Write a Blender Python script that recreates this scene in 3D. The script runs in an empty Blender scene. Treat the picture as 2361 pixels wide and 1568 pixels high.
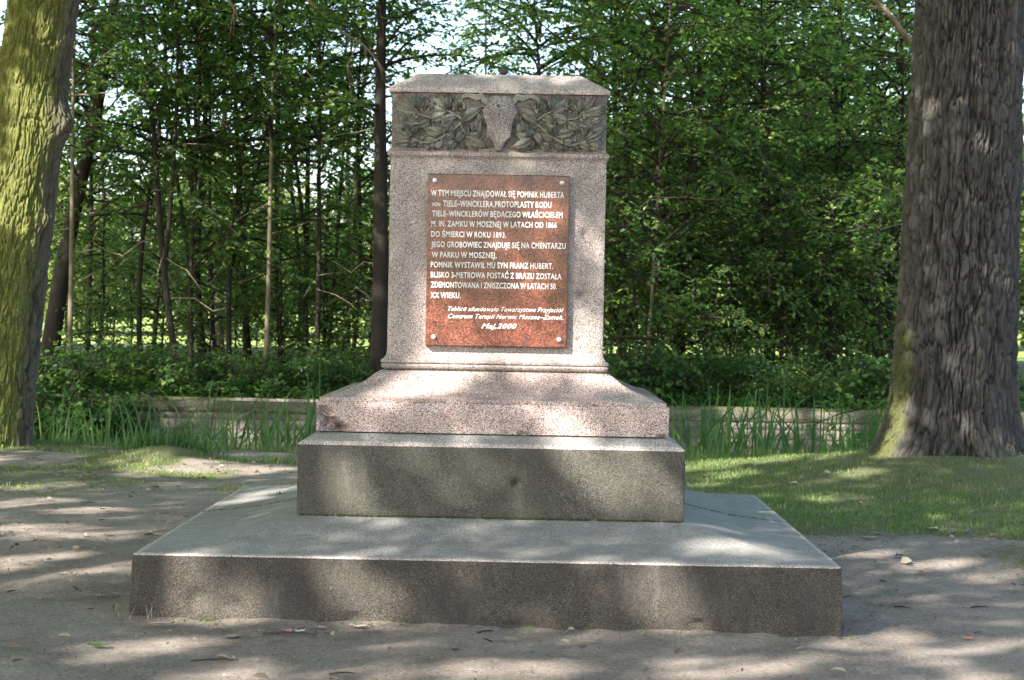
import bpy, bmesh, math, random
import numpy as np
from mathutils import Vector, Matrix, noise as mnoise
C = bpy.context.scene.collection
PI = math.pi
rng = np.random.default_rng(7)
random.seed(7)

# ------------------------------------------------------------------ camera
CX, CY, CZ, YAW, PITCH, ROLL, FOC = .1995, -8.6537, 1.5272, .0111, -.0169, .0181, 4182.4
_r = Vector((math.cos(YAW), math.sin(YAW), 0)); _f0 = Vector((-math.sin(YAW), math.cos(YAW), 0)); _u0 = Vector((0, 0, 1))
_f = _f0*math.cos(PITCH)+_u0*math.sin(PITCH); _u = _u0*math.cos(PITCH)-_f0*math.sin(PITCH)
RC = _r*math.cos(ROLL)+_u*math.sin(ROLL); UC = -_r*math.sin(ROLL)+_u*math.cos(ROLL)
cam_d = bpy.data.cameras.new('camera'); cam = bpy.data.objects.new('camera', cam_d); C.objects.link(cam)
M = Matrix((RC, UC, -_f)).transposed().to_4x4(); M.translation = Vector((CX, CY, CZ)); cam.matrix_world = M
cam_d.sensor_width = 36; cam_d.lens = FOC/2361*36; cam_d.clip_end = 3000; cam_d.clip_start = .05
cam_d.dof.use_dof = True; cam_d.dof.focus_distance = 10.2; cam_d.dof.aperture_fstop = 7.0
bpy.context.scene.camera = cam
CAMP = Vector((CX, CY, CZ))
def ray(px, py):
    return (_f + RC*((px-1180.5)/FOC) - UC*((py-784)/FOC))
def at_y(px, py, y):
    d = ray(px, py); t = (y-CY)/d.y; return CAMP+d*t
def at_z(px, py, z=0.):
    d = ray(px, py); t = (z-CZ)/d.z; return CAMP+d*t

# ------------------------------------------------------------------ light
SAZ, SEL = math.radians(41), math.radians(35)
S = Vector((-math.sin(SAZ)*math.cos(SEL), -math.cos(SAZ)*math.cos(SEL), math.sin(SEL)))
world = bpy.data.worlds.new('World'); bpy.context.scene.world = world; world.use_nodes = True
wn = world.node_tree; wn.nodes.clear()
sky = wn.nodes.new('ShaderNodeTexSky'); sky.sky_type = 'NISHITA'; sky.sun_disc = False
sky.sun_elevation = SEL; sky.sun_rotation = math.atan2(S.x, S.y) % (2*PI)
sky.air_density = 1.0; sky.dust_density = 2.0; sky.ozone_density = 1.0
bg = wn.nodes.new('ShaderNodeBackground'); bg.inputs['Strength'].default_value = .14
wo = wn.nodes.new('ShaderNodeOutputWorld')
wn.links.new(sky.outputs[0], bg.inputs[0]); wn.links.new(bg.outputs[0], wo.inputs[0])
sl = bpy.data.lights.new('sun', 'SUN'); sl.energy = 5.0; sl.angle = math.radians(.53); sl.color = (1, .945, .86)
sun = bpy.data.objects.new('sun', sl); C.objects.link(sun); sun.rotation_euler = S.to_track_quat('Z', 'Y').to_euler()
vs = bpy.context.scene.view_settings
vs.view_transform = 'Standard'; vs.look = 'None'; vs.gamma = 1; vs.use_curve_mapping = False; vs.exposure = 1.82
cy = bpy.context.scene.cycles
cy.max_bounces = 7; cy.diffuse_bounces = 3; cy.transmission_bounces = 4; cy.transparent_max_bounces = 4
cy.use_denoising = True; cy.sample_clamp_indirect = 6

# ------------------------------------------------------------------ material helpers
class NT:
    def __init__(s, name):
        s.m = bpy.data.materials.new(name); s.m.use_nodes = True; s.t = s.m.node_tree; s.t.nodes.clear()
        s.out = s.n('OutputMaterial'); s.b = s.n('BsdfPrincipled'); s.l(s.b, 0, s.out, 0)
        s.b.inputs['Specular IOR Level'].default_value = .3
    def n(s, kind, **kw):
        x = s.t.nodes.new('ShaderNode'+kind)
        for k, v in kw.items(): setattr(x, k, v)
        return x
    def l(s, a, ao, b, bi): s.t.links.new(a.outputs[ao], b.inputs[bi])
    def coord(s, scale=(1, 1, 1), kind='Object'):
        tc = s.n('TexCoord'); mp = s.n('Mapping'); mp.inputs['Scale'].default_value = scale
        s.l(tc, kind, mp, 0); return mp
    def noise(s, mp, scale, detail=4, rough=.6, out='Fac'):
        x = s.n('TexNoise'); x.inputs['Scale'].default_value = scale; x.inputs['Detail'].default_value = detail
        x.inputs['Roughness'].default_value = rough; s.l(mp, 0, x, 'Vector'); return x
    def voro(s, mp, scale, feature='F1', rnd=1):
        x = s.n('TexVoronoi', feature=feature); x.inputs['Scale'].default_value = scale
        x.inputs['Randomness'].default_value = rnd; s.l(mp, 0, x, 'Vector'); return x
    def ramp(s, src, o, stops, interp='LINEAR'):
        x = s.n('ValToRGB'); x.color_ramp.interpolation = interp; e = x.color_ramp.elements
        while len(e) < len(stops): e.new(.5)
        for q, (p, c) in zip(e, stops):
            q.position = p; q.color = (*c, 1) if len(c) == 3 else c
        s.l(src, o, x, 0); return x
    def mix(s, a, ao, b, bo, f, fo=0, mode='MIX', fac=None):
        x = s.n('Mix', data_type='RGBA', blend_type=mode)
        if fac is None: s.l(f, fo, x, 0)
        else: x.inputs[0].default_value = fac
        if isinstance(a, tuple): x.inputs[6].default_value = (*a, 1)
        else: s.l(a, ao, x, 6)
        if isinstance(b, tuple): x.inputs[7].default_value = (*b, 1)
        else: s.l(b, bo, x, 7)
        return x
    def bump(s, src, o, strength, dist, prev=None):
        x = s.n('Bump'); x.inputs['Strength'].default_value = strength; x.inputs['Distance'].default_value = dist
        s.l(src, o, x, 'Height')
        if prev: s.l(prev, 0, x, 'Normal')
        return x
    def base(s, src, o): s.l(src, o, s.b, 'Base Color')
    def rough(s, v): s.b.inputs['Roughness'].default_value = v; return s
    def nrm(s, x): s.l(x, 0, s.b, 'Normal')
MIXO = 2
BW = lambda v: (v, v, v)

def granite(name, cols, scale=150, rough=.5, stain=None, stainlo=.45, stainhi=.7, bump=.25, stretch=(1, 1, 1), stain_scale=2.2, stain2=None):
    t = NT(name); mp = t.coord()
    v = t.voro(mp, scale); sep = t.n('SeparateColor'); t.l(v, 'Color', sep, 0)
    r = t.ramp(sep, 0, cols, 'CONSTANT')
    n1 = t.noise(mp, 9, 4); n1r = t.ramp(n1, 'Fac', [(.3, BW(.78)), (.7, BW(1.15))])
    a = t.mix(r, 0, n1r, 0, None, mode='MULTIPLY', fac=1)
    last, lo = a, MIXO
    if stain:
        mp2 = t.coord(stretch); n2 = t.noise(mp2, stain_scale, 7, .65)
        rr = t.ramp(n2, 'Fac', [(stainlo, BW(0)), (stainhi, BW(1))])
        sp = t.noise(mp, 70, 3, .7); spr = t.ramp(sp, 'Fac', [(.35, BW(.45)), (.65, BW(1))])
        m_ = t.mix(rr, 0, spr, 0, None, mode='MULTIPLY', fac=1)
        last = t.mix(last, lo, stain, 0, m_, MIXO); lo = MIXO
    if stain2:
        n3 = t.noise(t.coord((2.2, 2.2, .5)), 3.5, 9, .78); r3 = t.ramp(n3, 'Fac', [(.54, BW(0)), (.78, BW(.5))])
        last = t.mix(last, MIXO, stain2, 0, r3, 0)
    t.base(last, lo)
    nb = t.noise(mp, 160, 3, .6); b = t.bump(nb, 'Fac', bump, .004); t.nrm(b); t.rough(rough)
    return t.m
PINK = [(0, (.05, .045, .045)), (.13, (.16, .13, .125)), (.3, (.36, .22, .185)), (.55, (.46, .36, .33)), (.78, (.52, .30, .24)), (.9, (.58, .53, .5))]
GREYP = [(0, (.05, .045, .045)), (.14, (.17, .15, .145)), (.32, (.33, .26, .24)), (.58, (.42, .37, .345)), (.82, (.45, .34, .30)), (.92, (.56, .53, .5))]
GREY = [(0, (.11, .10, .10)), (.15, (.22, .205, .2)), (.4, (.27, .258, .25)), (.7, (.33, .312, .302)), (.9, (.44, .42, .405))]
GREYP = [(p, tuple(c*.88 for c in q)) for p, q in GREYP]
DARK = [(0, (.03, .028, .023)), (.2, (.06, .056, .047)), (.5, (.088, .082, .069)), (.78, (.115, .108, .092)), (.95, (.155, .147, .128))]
m_shaft = granite('pink_granite', GREYP, 300, .42, stain=(.17, .165, .14), stainlo=.52, stainhi=.8, bump=.12, stain_scale=3)
m_plinth = granite('polished_pink_granite', [(p, (q[0]*.98, q[1]*1.06, q[2]*1.1)) for p, q in PINK], 280, .22, stain=(.2, .19, .17), stainlo=.6, stainhi=.85, bump=.08)
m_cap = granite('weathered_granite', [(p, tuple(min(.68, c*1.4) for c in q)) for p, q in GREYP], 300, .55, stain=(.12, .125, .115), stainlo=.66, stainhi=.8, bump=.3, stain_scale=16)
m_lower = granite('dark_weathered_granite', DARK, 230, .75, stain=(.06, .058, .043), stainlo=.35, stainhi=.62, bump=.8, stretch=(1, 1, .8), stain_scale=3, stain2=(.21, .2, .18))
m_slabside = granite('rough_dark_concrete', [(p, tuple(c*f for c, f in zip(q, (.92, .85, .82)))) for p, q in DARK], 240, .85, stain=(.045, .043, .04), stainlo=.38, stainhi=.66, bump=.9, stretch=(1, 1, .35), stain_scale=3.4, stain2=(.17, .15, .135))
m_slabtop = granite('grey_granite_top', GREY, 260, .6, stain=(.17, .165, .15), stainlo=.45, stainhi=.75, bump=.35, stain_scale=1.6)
m_relief = granite('grimy_carved_granite', [(0, (.12, .125, .10)), (.25, (.23, .235, .195)), (.6, (.32, .32, .27)), (.85, (.42, .41, .36))], 300, .75, stain=(.085, .10, .055), stainlo=.5, stainhi=.72, bump=.5, stain_scale=9)
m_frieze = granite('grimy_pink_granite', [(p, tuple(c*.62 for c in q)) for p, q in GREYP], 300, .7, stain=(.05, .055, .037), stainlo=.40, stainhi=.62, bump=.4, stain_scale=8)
m_shield = granite('carved_granite', [(p, (q[0]*.74, q[1]*.78, q[2]*.78)) for p, q in GREYP], 300, .6, bump=.3)

def simple(name, col, rough=.6, metal=0, var=.15, scale=20):
    t = NT(name); mp = t.coord(); n = t.noise(mp, scale, 4)
    r = t.ramp(n, 'Fac', [(.3, tuple(c*(1-var) for c in col)), (.7, tuple(min(1, c*(1+var)) for c in col))]); t.base(r, 0)
    t.rough(rough); t.b.inputs['Metallic'].default_value = metal; return t.m
m_metal = simple('dull_steel', (.66, .66, .66), .4, .6)
m_iron = simple('rusty_iron', (.045, .042, .042), .7)
m_letter = simple('silvered_letter_paint', (.62, .62, .60), .5, 0, .18, 60)
m_moss = simple('dark_moss', (.035, .045, .015), .95, 0, .4, 60)
m_paper = simple('pink_paper', (.5, .2, .27), .6)
m_paleblue = simple('pale_wrapper', (.5, .55, .62), .5)
m_soil = simple('damp_soil_crumb', (.11, .088, .072), .95)
m_brickbit = simple('red_brick_chip', (.5, .17, .1), .9)
m_cloth = simple('green_glass_shard', (.02, .55, .12), .25)

def plaque_mat():
    t = NT('polished_red_granite'); mp = t.coord()
    n0 = t.noise(mp, 28, 3, .6, 'Color')
    wv = t.n('VectorMath', operation='SCALE'); t.l(n0, 'Color', wv, 0); wv.inputs['Scale'].default_value = .02
    ad = t.n('VectorMath', operation='ADD'); t.l(mp, 0, ad, 0); t.l(wv, 0, ad, 1)
    v = t.n('TexVoronoi'); v.inputs['Scale'].default_value = 190; t.l(ad, 0, v, 'Vector')
    sep = t.n('SeparateColor'); t.l(v, 'Color', sep, 0)
    r = t.ramp(sep, 0, [(0, (.03, .02, .02)), (.17, (.11, .04, .028)), (.34, (.155, .046, .03)), (.62, (.21, .066, .041)), (.88, (.26, .108, .073))], 'CONSTANT')
    n = t.noise(mp, 7, 4); rr = t.ramp(n, 'Fac', [(.38, BW(.45)), (.6, BW(1.05))])
    a = t.mix(r, 0, rr, 0, None, mode='MULTIPLY', fac=1); t.base(a, MIXO); t.rough(.14); t.b.inputs['Specular IOR Level'].default_value = .5
    return t.m
m_plaque = plaque_mat()

def leaf_mat(name, cols, trans, tf=.4, rough=.42):
    t = NT(name); g = t.n('NewGeometry')
    r = t.ramp(g, 'Random Per Island', cols); oi = t.n('ObjectInfo'); hs = t.n('HueSaturation'); mr = t.n('MapRange'); mr.inputs['To Min'].default_value = .7; mr.inputs['To Max'].default_value = 1.45; t.l(oi, 'Random', mr, 0); t.l(mr, 0, hs, 'Value')
    mh = t.n('MapRange'); mh.inputs['To Min'].default_value = .515; mh.inputs['To Max'].default_value = .465; t.l(oi, 'Random', mh, 0); t.l(mh, 0, hs, 'Hue'); t.l(r, 0, hs, 'Color')
    t.base(hs, 0); t.rough(rough); t.b.inputs['Specular IOR Level'].default_value = .35
    tr = t.n('BsdfTranslucent'); rt = t.ramp(g, 'Random Per Island', [(0, tuple(c*.75 for c in trans)), (1, trans)]); t.l(rt, 0, tr, 0)
    mx = t.n('MixShader'); mx.inputs[0].default_value = tf
    t.l(t.b, 0, mx, 1); t.l(tr, 0, mx, 2); t.l(mx, 0, t.out, 0); return t.m
m_leaf = leaf_mat('forest_leaf', [(0, (.012, .042, .012)), (.5, (.024, .075, .018)), (.85, (.065, .135, .025)), (1, (.17, .22, .05))], (.22, .42, .05), .45)
m_leafb = leaf_mat('lime_leaf', [(0, (.016, .05, .014)), (.45, (.034, .095, .024)), (.8, (.09, .17, .035)), (1, (.22, .28, .07))], (.29, .50, .07), .46)
m_leafd = leaf_mat('shrub_leaf', [(0, (.014, .048, .013)), (.7, (.035, .10, .025)), (1, (.09, .17, .04))], (.14, .32, .04), .38)
m_farleaf = leaf_mat('meadow_tree_leaf', [(0, (.10, .15, .035)), (1, (.18, .22, .06))], (.25, .36, .07), .35)
m_reed = leaf_mat('reed_blade', [(0, (.03, .085, .03)), (.6, (.05, .13, .035)), (1, (.10, .18, .05))], (.14, .34, .06), .35)
m_grass = leaf_mat('grass_blade', [(0, (.055, .11, .035)), (.5, (.10, .185, .05)), (.85, (.17, .23, .075)), (1, (.36, .32, .18))], (.16, .32, .06), .35, .5)
m_dryleaf = leaf_mat('dry_leaf', [(0, (.14, .10, .07)), (.4, (.26, .21, .16)), (.8, (.36, .32, .26)), (1, (.42, .40, .36))], (.2, .14, .08), .15, .7)
m_greenleaf = leaf_mat('fallen_green_leaf', [(0, (.06, .16, .04)), (1, (.12, .22, .07))], (.14, .3, .05), .25, .45)

def bark_mat(name, dark, light, moss=None, mosslo=.35, mosshi=.6):
    t = NT(name); at = t.n('Attribute', attribute_name='ridge'); mp = t.coord((1, 1, .35))
    r = t.ramp(at, 'Fac', [(0, dark), (.35, tuple((a+b)/2 for a, b in zip(dark, light))), (1, light)])
    n = t.noise(mp, 22, 6, .7); nr = t.ramp(n, 'Fac', [(.3, BW(.6)), (.7, BW(1.25))])
    a = t.mix(r, 0, nr, 0, None, mode='MULTIPLY', fac=1)
    if moss:
        am = t.n('Attribute', attribute_name='moss'); mn = t.noise(t.coord(), 6, 6, .7)
        ad = t.n('Math', operation='MULTIPLY'); t.l(am, 'Fac', ad, 0); t.l(mn, 'Fac', ad, 1)
        mr = t.ramp(ad, 0, [(mosslo*.5, BW(0)), (mosshi*.5, BW(.92))])
        mv = t.noise(t.coord(), 35, 3); mc = t.ramp(mv, 'Fac', [(.35, tuple(c*.55 for c in moss)), (.65, moss)])
        mm = t.mix(mr, 0, r, 0, None, mode='MULTIPLY', fac=0)
        a = t.mix(a, MIXO, mc, 0, mm, MIXO)
    t.base(a, MIXO); nb = t.noise(mp, 60, 5, .7); t.nrm(t.bump(nb, 'Fac', .7, .012)); t.rough(.9); return t.m
m_oakL = bark_mat('mossy_oak_bark', (.018, .016, .012), (.14, .12, .09), (.17, .185, .045), .36, .9)
m_oakR = bark_mat('oak_bark', (.012, .010, .009), (.086, .080, .074), (.10, .11, .035), .6, 1.1)
def thin_bark(name, col):
    t = NT(name); mp = t.coord((1, 1, .3)); n = t.noise(mp, 14, 6, .7)
    r = t.ramp(n, 'Fac', [(.3, tuple(c*.5 for c in col)), (.7, tuple(c*1.3 for c in col))]); t.base(r, 0)
    t.nrm(t.bump(n, 'Fac', .6, .02)); t.rough(.9); return t.m
m_darkbark = thin_bark('dark_trunk_bark', (.034, .028, .023))
m_palebark = thin_bark('pale_trunk_bark', (.16, .135, .09))
m_twig = thin_bark('dead_twig_bark', (.22, .175, .125))

def ground_mat():
    t = NT('trodden_earth'); mp = t.coord()
    n1 = t.noise(mp, 1.3, 6, .65); n2 = t.noise(mp, 45, 6, .75); n3 = t.voro(mp, 130)
    a = t.ramp(n1, 'Fac', [(.3, (.18, .147, .122)), (.5, (.29, .238, .203)), (.7, (.38, .32, .28))])
    b = t.ramp(n2, 'Fac', [(.3, BW(.45)), (.5, BW(.95)), (.72, BW(1.5))])
    c = t.mix(a, 0, b, 0, None, mode='MULTIPLY', fac=.85)
    sep = t.n('SeparateColor'); t.l(n3, 'Color', sep, 0)
    st = t.ramp(sep, 0, [(.0, BW(0)), (.93, BW(0)), (.94, BW(1))], 'CONSTANT')
    c = t.mix(c, MIXO, (.36, .34, .32), 0, st, 0)
    g = t.n('Attribute', attribute_name='green'); gn = t.noise(mp, 9, 6, .75)
    mu = t.n('Math', operation='MULTIPLY_ADD'); t.l(gn, 'Fac', mu, 0); mu.inputs[1].default_value = 1.0; t.l(g, 'Fac', mu, 2)
    gr = t.ramp(mu, 0, [(.72, BW(0)), (1.25, BW(.85))])
    gc = t.ramp(n2, 'Fac', [(.35, (.065, .085, .028)), (.65, (.15, .165, .06))])
    c = t.mix(c, MIXO, gc, 0, gr, 0)
    mo = t.n('Attribute', attribute_name='meadow')
    mc = t.ramp(n1, 'Fac', [(.35, (.16, .24, .045)), (.65, (.27, .31, .09))])
    c = t.mix(c, MIXO, mc, 0, mo, 'Fac')
    t.base(c, MIXO); nb = t.noise(mp, 90, 8, .8); b1 = t.bump(nb, 'Fac', .8, .012); b2 = t.bump(n2, 'Fac', .4, .015, b1); t.nrm(b2); t.rough(.95); return t.m
m_ground = ground_mat()
def stone_mat(name, cols):
    t = NT(name); mp = t.coord(); oi = t.n('ObjectInfo'); n = t.noise(mp, 12, 6, .7)
    r = t.ramp(oi, 'Random', cols); nr = t.ramp(n, 'Fac', [(.3, BW(.6)), (.7, BW(1.2))])
    a = t.mix(r, 0, nr, 0, None, mode='MULTIPLY', fac=1); t.base(a, MIXO); t.nrm(t.bump(n, 'Fac', .8, .03)); t.rough(.9); return t.m
m_stone = stone_mat('wall_stone', [(0, (.13, .12, .105)), (.5, (.20, .178, .155)), (1, (.28, .24, .205))])
m_coping = stone_mat('coping_stone', [(0, (.10, .092, .07)), (.5, (.15, .135, .105)), (1, (.20, .175, .135))])
m_mortar = simple('wall_mortar', (.13, .12, .1), .95)

# ------------------------------------------------------------------ object helpers
def link(o, parent=None):
    C.objects.link(o)
    if parent: o.parent = parent
    return o
def tag(o, label=None, cat=None, group=None, kind=None):
    if label: o['label'] = label
    if cat: o['category'] = cat
    if group: o['group'] = group
    if kind: o['kind'] = kind
    return o
def empty(name, loc, label, cat, group=None):
    o = bpy.data.objects.new(name, None); o.location = loc; o.empty_display_size = .2
    return tag(link(o), label, cat, group)
def mesh(name, V, F, mats, parent=None, smooth=True, sharp=None, mi=None, loc=None):
    me = bpy.data.meshes.new(name)
    if isinstance(F, np.ndarray):
        V = np.asarray(V, np.float32); n, k = F.shape
        me.vertices.add(len(V)); me.vertices.foreach_set('co', V.ravel())
        me.loops.add(n*k); me.loops.foreach_set('vertex_index', F.astype(np.int32).ravel())
        me.polygons.add(n); me.polygons.foreach_set('loop_start', np.arange(0, n*k, k, dtype=np.int32))
        me.polygons.foreach_set('loop_total', np.full(n, k, np.int32))
        me.update(calc_edges=True)
    else:
        me.from_pydata([tuple(v) for v in V], [], F)
    for m in (mats if isinstance(mats, (list, tuple)) else [mats]): me.materials.append(m)
    if mi is not None: me.polygons.foreach_set('material_index', np.asarray(mi, np.int32))
    me.polygons.foreach_set('use_smooth', np.full(len(me.polygons), bool(smooth)))
    if smooth and sharp: me.set_sharp_from_angle(angle=math.radians(sharp))
    me.update()
    o = bpy.data.objects.new(name, me)
    if loc is not None: o.location = loc
    return link(o, parent)
def attr(o, name, vals):
    a = o.data.attributes.new(name, 'FLOAT', 'POINT'); a.data.foreach_set('value', np.asarray(vals, np.float32))

# cheap vectorised value noise
_G = rng.random((64, 64, 64))
def vnoise(x, y, z, oct=3):
    x, y, z = np.broadcast_arrays(np.asarray(x, float), np.asarray(y, float), np.asarray(z, float))
    r = np.zeros(x.shape); a = 1; tot = 0
    for o in range(oct):
        xi, yi, zi = np.floor(x).astype(int), np.floor(y).astype(int), np.floor(z).astype(int)
        fx, fy, fz = x-xi, y-yi, z-zi
        fx, fy, fz = fx*fx*(3-2*fx), fy*fy*(3-2*fy), fz*fz*(3-2*fz)
        def g(i, j, k): return _G[(xi+i) % 64, (yi+j) % 64, (zi+k) % 64]
        c = ((g(0,0,0)*(1-fx)+g(1,0,0)*fx)*(1-fy)+(g(0,1,0)*(1-fx)+g(1,1,0)*fx)*fy)*(1-fz) + \
            ((g(0,0,1)*(1-fx)+g(1,0,1)*fx)*(1-fy)+(g(0,1,1)*(1-fx)+g(1,1,1)*fx)*fy)*fz
        r += a*c; tot += a; a *= .5; x, y, z = x*2.03+11.3, y*2.03+5.7, z*2.03+3.1
    return r/tot

# ------------------------------------------------------------------ ground
LOX, LOY = -5.22, 9.6       # left oak
ROX, ROY = 4.13, 8.3        # right oak
hump = at_z(378, 1052, .06)
def sm(x, a, b):
    t = np.clip((x-a)/(b-a), 0, 1); return t*t*(3-2*t)
def gz(x, y):
    x = np.asarray(x, float); y = np.asarray(y, float)
    z = -.009*np.clip(x, -3, 3)*(1-sm(y, 2, 6))
    z = z+.02*(vnoise(x*.8, y*.8, 3.3, 3)-.5)*2*sm(np.abs(x)+np.abs(y-1.7), 3.0, 5.5)
    z = z+.11*np.exp(-(((x-hump.x)/.42)**2+((y-hump.y)/.4)**2))+.05*np.exp(-(((x-hump.x+.1)/1.1)**2+((y-hump.y+.2)/.6)**2))
    z = z+.30*np.exp(-(((x-ROX-.1)/1.75)**4+((y-ROY+.3)/1.5)**4)**.5)
    z = z+.06*np.exp(-(((x-LOX)/1.2)**2+((y-LOY)/1.2)**2))
    z = z+.09*np.exp(-(((x-3.45)/.5)**2+((y-2.9)/.55)**2))          # trodden lip at the right edge
    edge = 10.35+.25*(vnoise(x*.7, 2.2, 1.1, 2)-.5)
    d = sm(y, edge, edge+1.1)
    z = z*(1-d)+d*(-.75)
    b = (y > 17.42)
    back = .16+.25*sm(y, 19, 26)-.35*sm(y, 34, 60)
    z = np.where(b, back+.03*vnoise(x*.6, y*.6, 1), z)
    return z
def gzf(x, y): return float(gz(x, y))
def axis(a, b, fine, lo, hi, g=1.12):
    c = list(np.arange(a, b+1e-6, fine)); s = fine
    while c[-1] < hi: s *= g; c.append(c[-1]+s)
    s = fine; l = []; x = a
    while x > lo: s *= g; x -= s; l.append(x)
    return np.array(l[::-1]+c)
def ground():
    xs = axis(-3.6, 4.8, .026, -420, 420, 1.1); ya = axis(-2.2, 11.5, .03, -60, 17.3, 1.1)
    ya = ya[ya < 17.3]; yb = [17.30, 17.44]; s = .25
    while yb[-1] < 900: yb.append(yb[-1]+s); s *= 1.09
    ys = np.r_[ya, yb]
    X, Y = np.meshgrid(xs, ys); Z = gz(X, Y)
    near = (1-sm(Y, 6, 12))
    mask_slab = (np.abs(X) < 1.69) & (Y > .02) & (Y < 3.38)
    micro = .007*(vnoise(X*14, Y*14, 8.1, 3)-.5)*2+.012*(vnoise(X*3, Y*3, 1.7, 2)-.5)*2
    micro = micro+.010*np.clip(vnoise(X*28, Y*28, 2.7, 2)-.66, 0, 1)*3
    Z = Z+micro*near; Z = np.where(mask_slab, -.05, Z)
    # soil heaped a little against the slab foot
    foot = np.exp(-np.clip(np.maximum(np.abs(X)-1.7, np.maximum(-Y, Y-3.4)), 0, 9)/.07)*np.where(mask_slab, 0, 1)
    Z = Z+.012*foot*vnoise(X*9, Y*9, 4, 2)*2
    ny, nx = X.shape; idx = np.arange(nx*ny).reshape(ny, nx)
    F = np.stack([idx[:-1, :-1], idx[:-1, 1:], idx[1:, 1:], idx[1:, :-1]], -1).reshape(-1, 4)
    o = mesh('ground', np.stack([X, Y, Z], -1).reshape(-1, 3), F, m_ground)
    tag(o, kind='structure'); attr(o, 'green', green(X, Y).ravel()); attr(o, 'meadow', sm(Y, 36, 46).ravel())
def green(x, y):
    # lawn on the right, patchy grass on the left, moss round the oaks
    lawnfront = 4.15+1.1*(vnoise(x*1.7, y*2.2, 2, 4)-.5)
    r = sm(x, 1.0, 1.8)*sm(y, lawnfront-.5, lawnfront+.5)
    l = (1-sm(x, 1.0, 1.8))*sm(y, 3.0, 9)*.42*(.2+1.3*sm(vnoise(x*1.1+7, y*1.6, 9, 4), .42, .62))
    tr = .7*np.exp(-((x-ROX)**2+(y-ROY)**2)/6)
    corner = .7*np.exp(-(((x-3.6)/.5)**2+((y-2.5)/.8)**2))
    far = sm(y, 17, 18)*.35
    return np.clip(np.maximum.reduce([r*.95, l, tr, corner, far]), 0, 1)
ground()

# ------------------------------------------------------------------ monument (stones lofted from square rings)
MY = 1.7
def loft(name, prof, mats, parent, ds=.02, amp=.0015, rc=.006, chips=(), seed=0, top=True, midx=None, edge_wear=.004, sharp=35):
    # prof: (halfwidth, z); resample
    P = [prof[0]]; key = [True]
    for (a, z0), (b, z1) in zip(prof, prof[1:]):
        L = math.hypot(b-a, z1-z0); n = max(1, int(L/ds))
        for i in range(1, n+1): P.append((a+(b-a)*i/n, z0+(z1-z0)*i/n)); key.append(i == n)
    hm = max(p[0] for p in prof); n = max(6, int(2*hm/ds))
    t = np.linspace(-1, 1, n+1)[:-1]; V = []
    for (h, z), k in zip(P, key):
        u = np.concatenate([t, np.ones(n), -t, -np.ones(n)])
        v = np.concatenate([-np.ones(n), t, np.ones(n), -t])
        x, y = u*h, v*h
        # corner rounding + wear
        c = np.minimum(h-np.abs(x), h-np.abs(y))*0+np.maximum(h-np.abs(x), h-np.abs(y))
        w = vnoise(x*7+seed, y*7, z*7, 3)
        cr = np.clip(1-c/(rc*2.5), 0, 1)*(rc*.45+edge_wear*np.clip(w-.45, 0, 1)*3)
        nx = np.where(np.abs(u) >= 1, np.sign(u), 0.); ny = np.where(np.abs(v) >= 1, np.sign(v), 0.)
        d = amp*(vnoise(x*25+seed, y*25, z*25, 2)-.5)*2+amp*2*(vnoise(x*5, y*5+seed, z*5, 2)-.5)*2
        if k: d = d-edge_wear*np.clip(vnoise(x*11, y*11+seed, z*3, 3)-.5, 0, 1)*3
        zz = np.full_like(x, z)
        for (cx_, cz_, rx, rz, dep) in chips:
            m = (v <= -1+1e-9)
            e = ((x-cx_)/rx)**2+((zz-cz_)/rz)**2
            d = d-np.where(m, dep*np.clip(1.25-e+.9*(vnoise(x*30, 3, zz*30, 3)-.5), 0, 1), 0)
        x = x-np.sign(u)*cr+nx*d; y = y-np.sign(v)*cr+ny*d
        V.append(np.stack([x, y, zz], -1))
    V = np.stack(V); k = len(P); m = 4*n; idx = np.arange(k*m).reshape(k, m); nxt = np.roll(idx, -1, 1)
    F = np.stack([idx[:-1], nxt[:-1], nxt[1:], idx[1:]], -1).reshape(-1, 4)
    Vf = V.reshape(-1, 3).tolist(); Ff = F.tolist(); mi = None
    if top:
        Vf.append([0, 0, P[-1][1]]); c0 = len(Vf)-1
        Ff += [[int(idx[-1, i]), int(idx[-1, (i+1) % m]), c0] for i in range(m)]
    if midx is not None:
        mi = []
        for r in range(k-1): mi += [midx(P[r], P[r+1])]*m
        mi += [1]*(len(Ff)-len(mi))
    return mesh(name, Vf, Ff, mats, parent, sharp=sharp, mi=mi)
mon = empty('monument', (0, MY, 0), 'stepped pink granite monument with carved frieze, red plaque and broad grey base slab', 'monument')
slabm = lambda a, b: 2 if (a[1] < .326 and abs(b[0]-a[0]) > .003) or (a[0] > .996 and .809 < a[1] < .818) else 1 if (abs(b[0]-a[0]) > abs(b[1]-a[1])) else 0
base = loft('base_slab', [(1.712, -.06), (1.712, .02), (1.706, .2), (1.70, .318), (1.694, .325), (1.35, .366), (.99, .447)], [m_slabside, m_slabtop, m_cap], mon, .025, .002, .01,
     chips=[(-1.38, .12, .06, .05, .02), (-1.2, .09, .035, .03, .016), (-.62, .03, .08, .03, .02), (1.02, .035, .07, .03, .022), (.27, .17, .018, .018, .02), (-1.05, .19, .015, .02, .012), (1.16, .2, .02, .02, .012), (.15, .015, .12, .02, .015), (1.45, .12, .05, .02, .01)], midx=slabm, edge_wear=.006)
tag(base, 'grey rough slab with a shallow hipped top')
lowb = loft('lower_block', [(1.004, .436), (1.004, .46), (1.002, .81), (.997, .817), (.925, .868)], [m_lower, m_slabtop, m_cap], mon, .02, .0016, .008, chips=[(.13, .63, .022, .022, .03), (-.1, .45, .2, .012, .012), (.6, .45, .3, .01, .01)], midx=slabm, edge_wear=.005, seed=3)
def arc(pts): return pts
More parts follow.
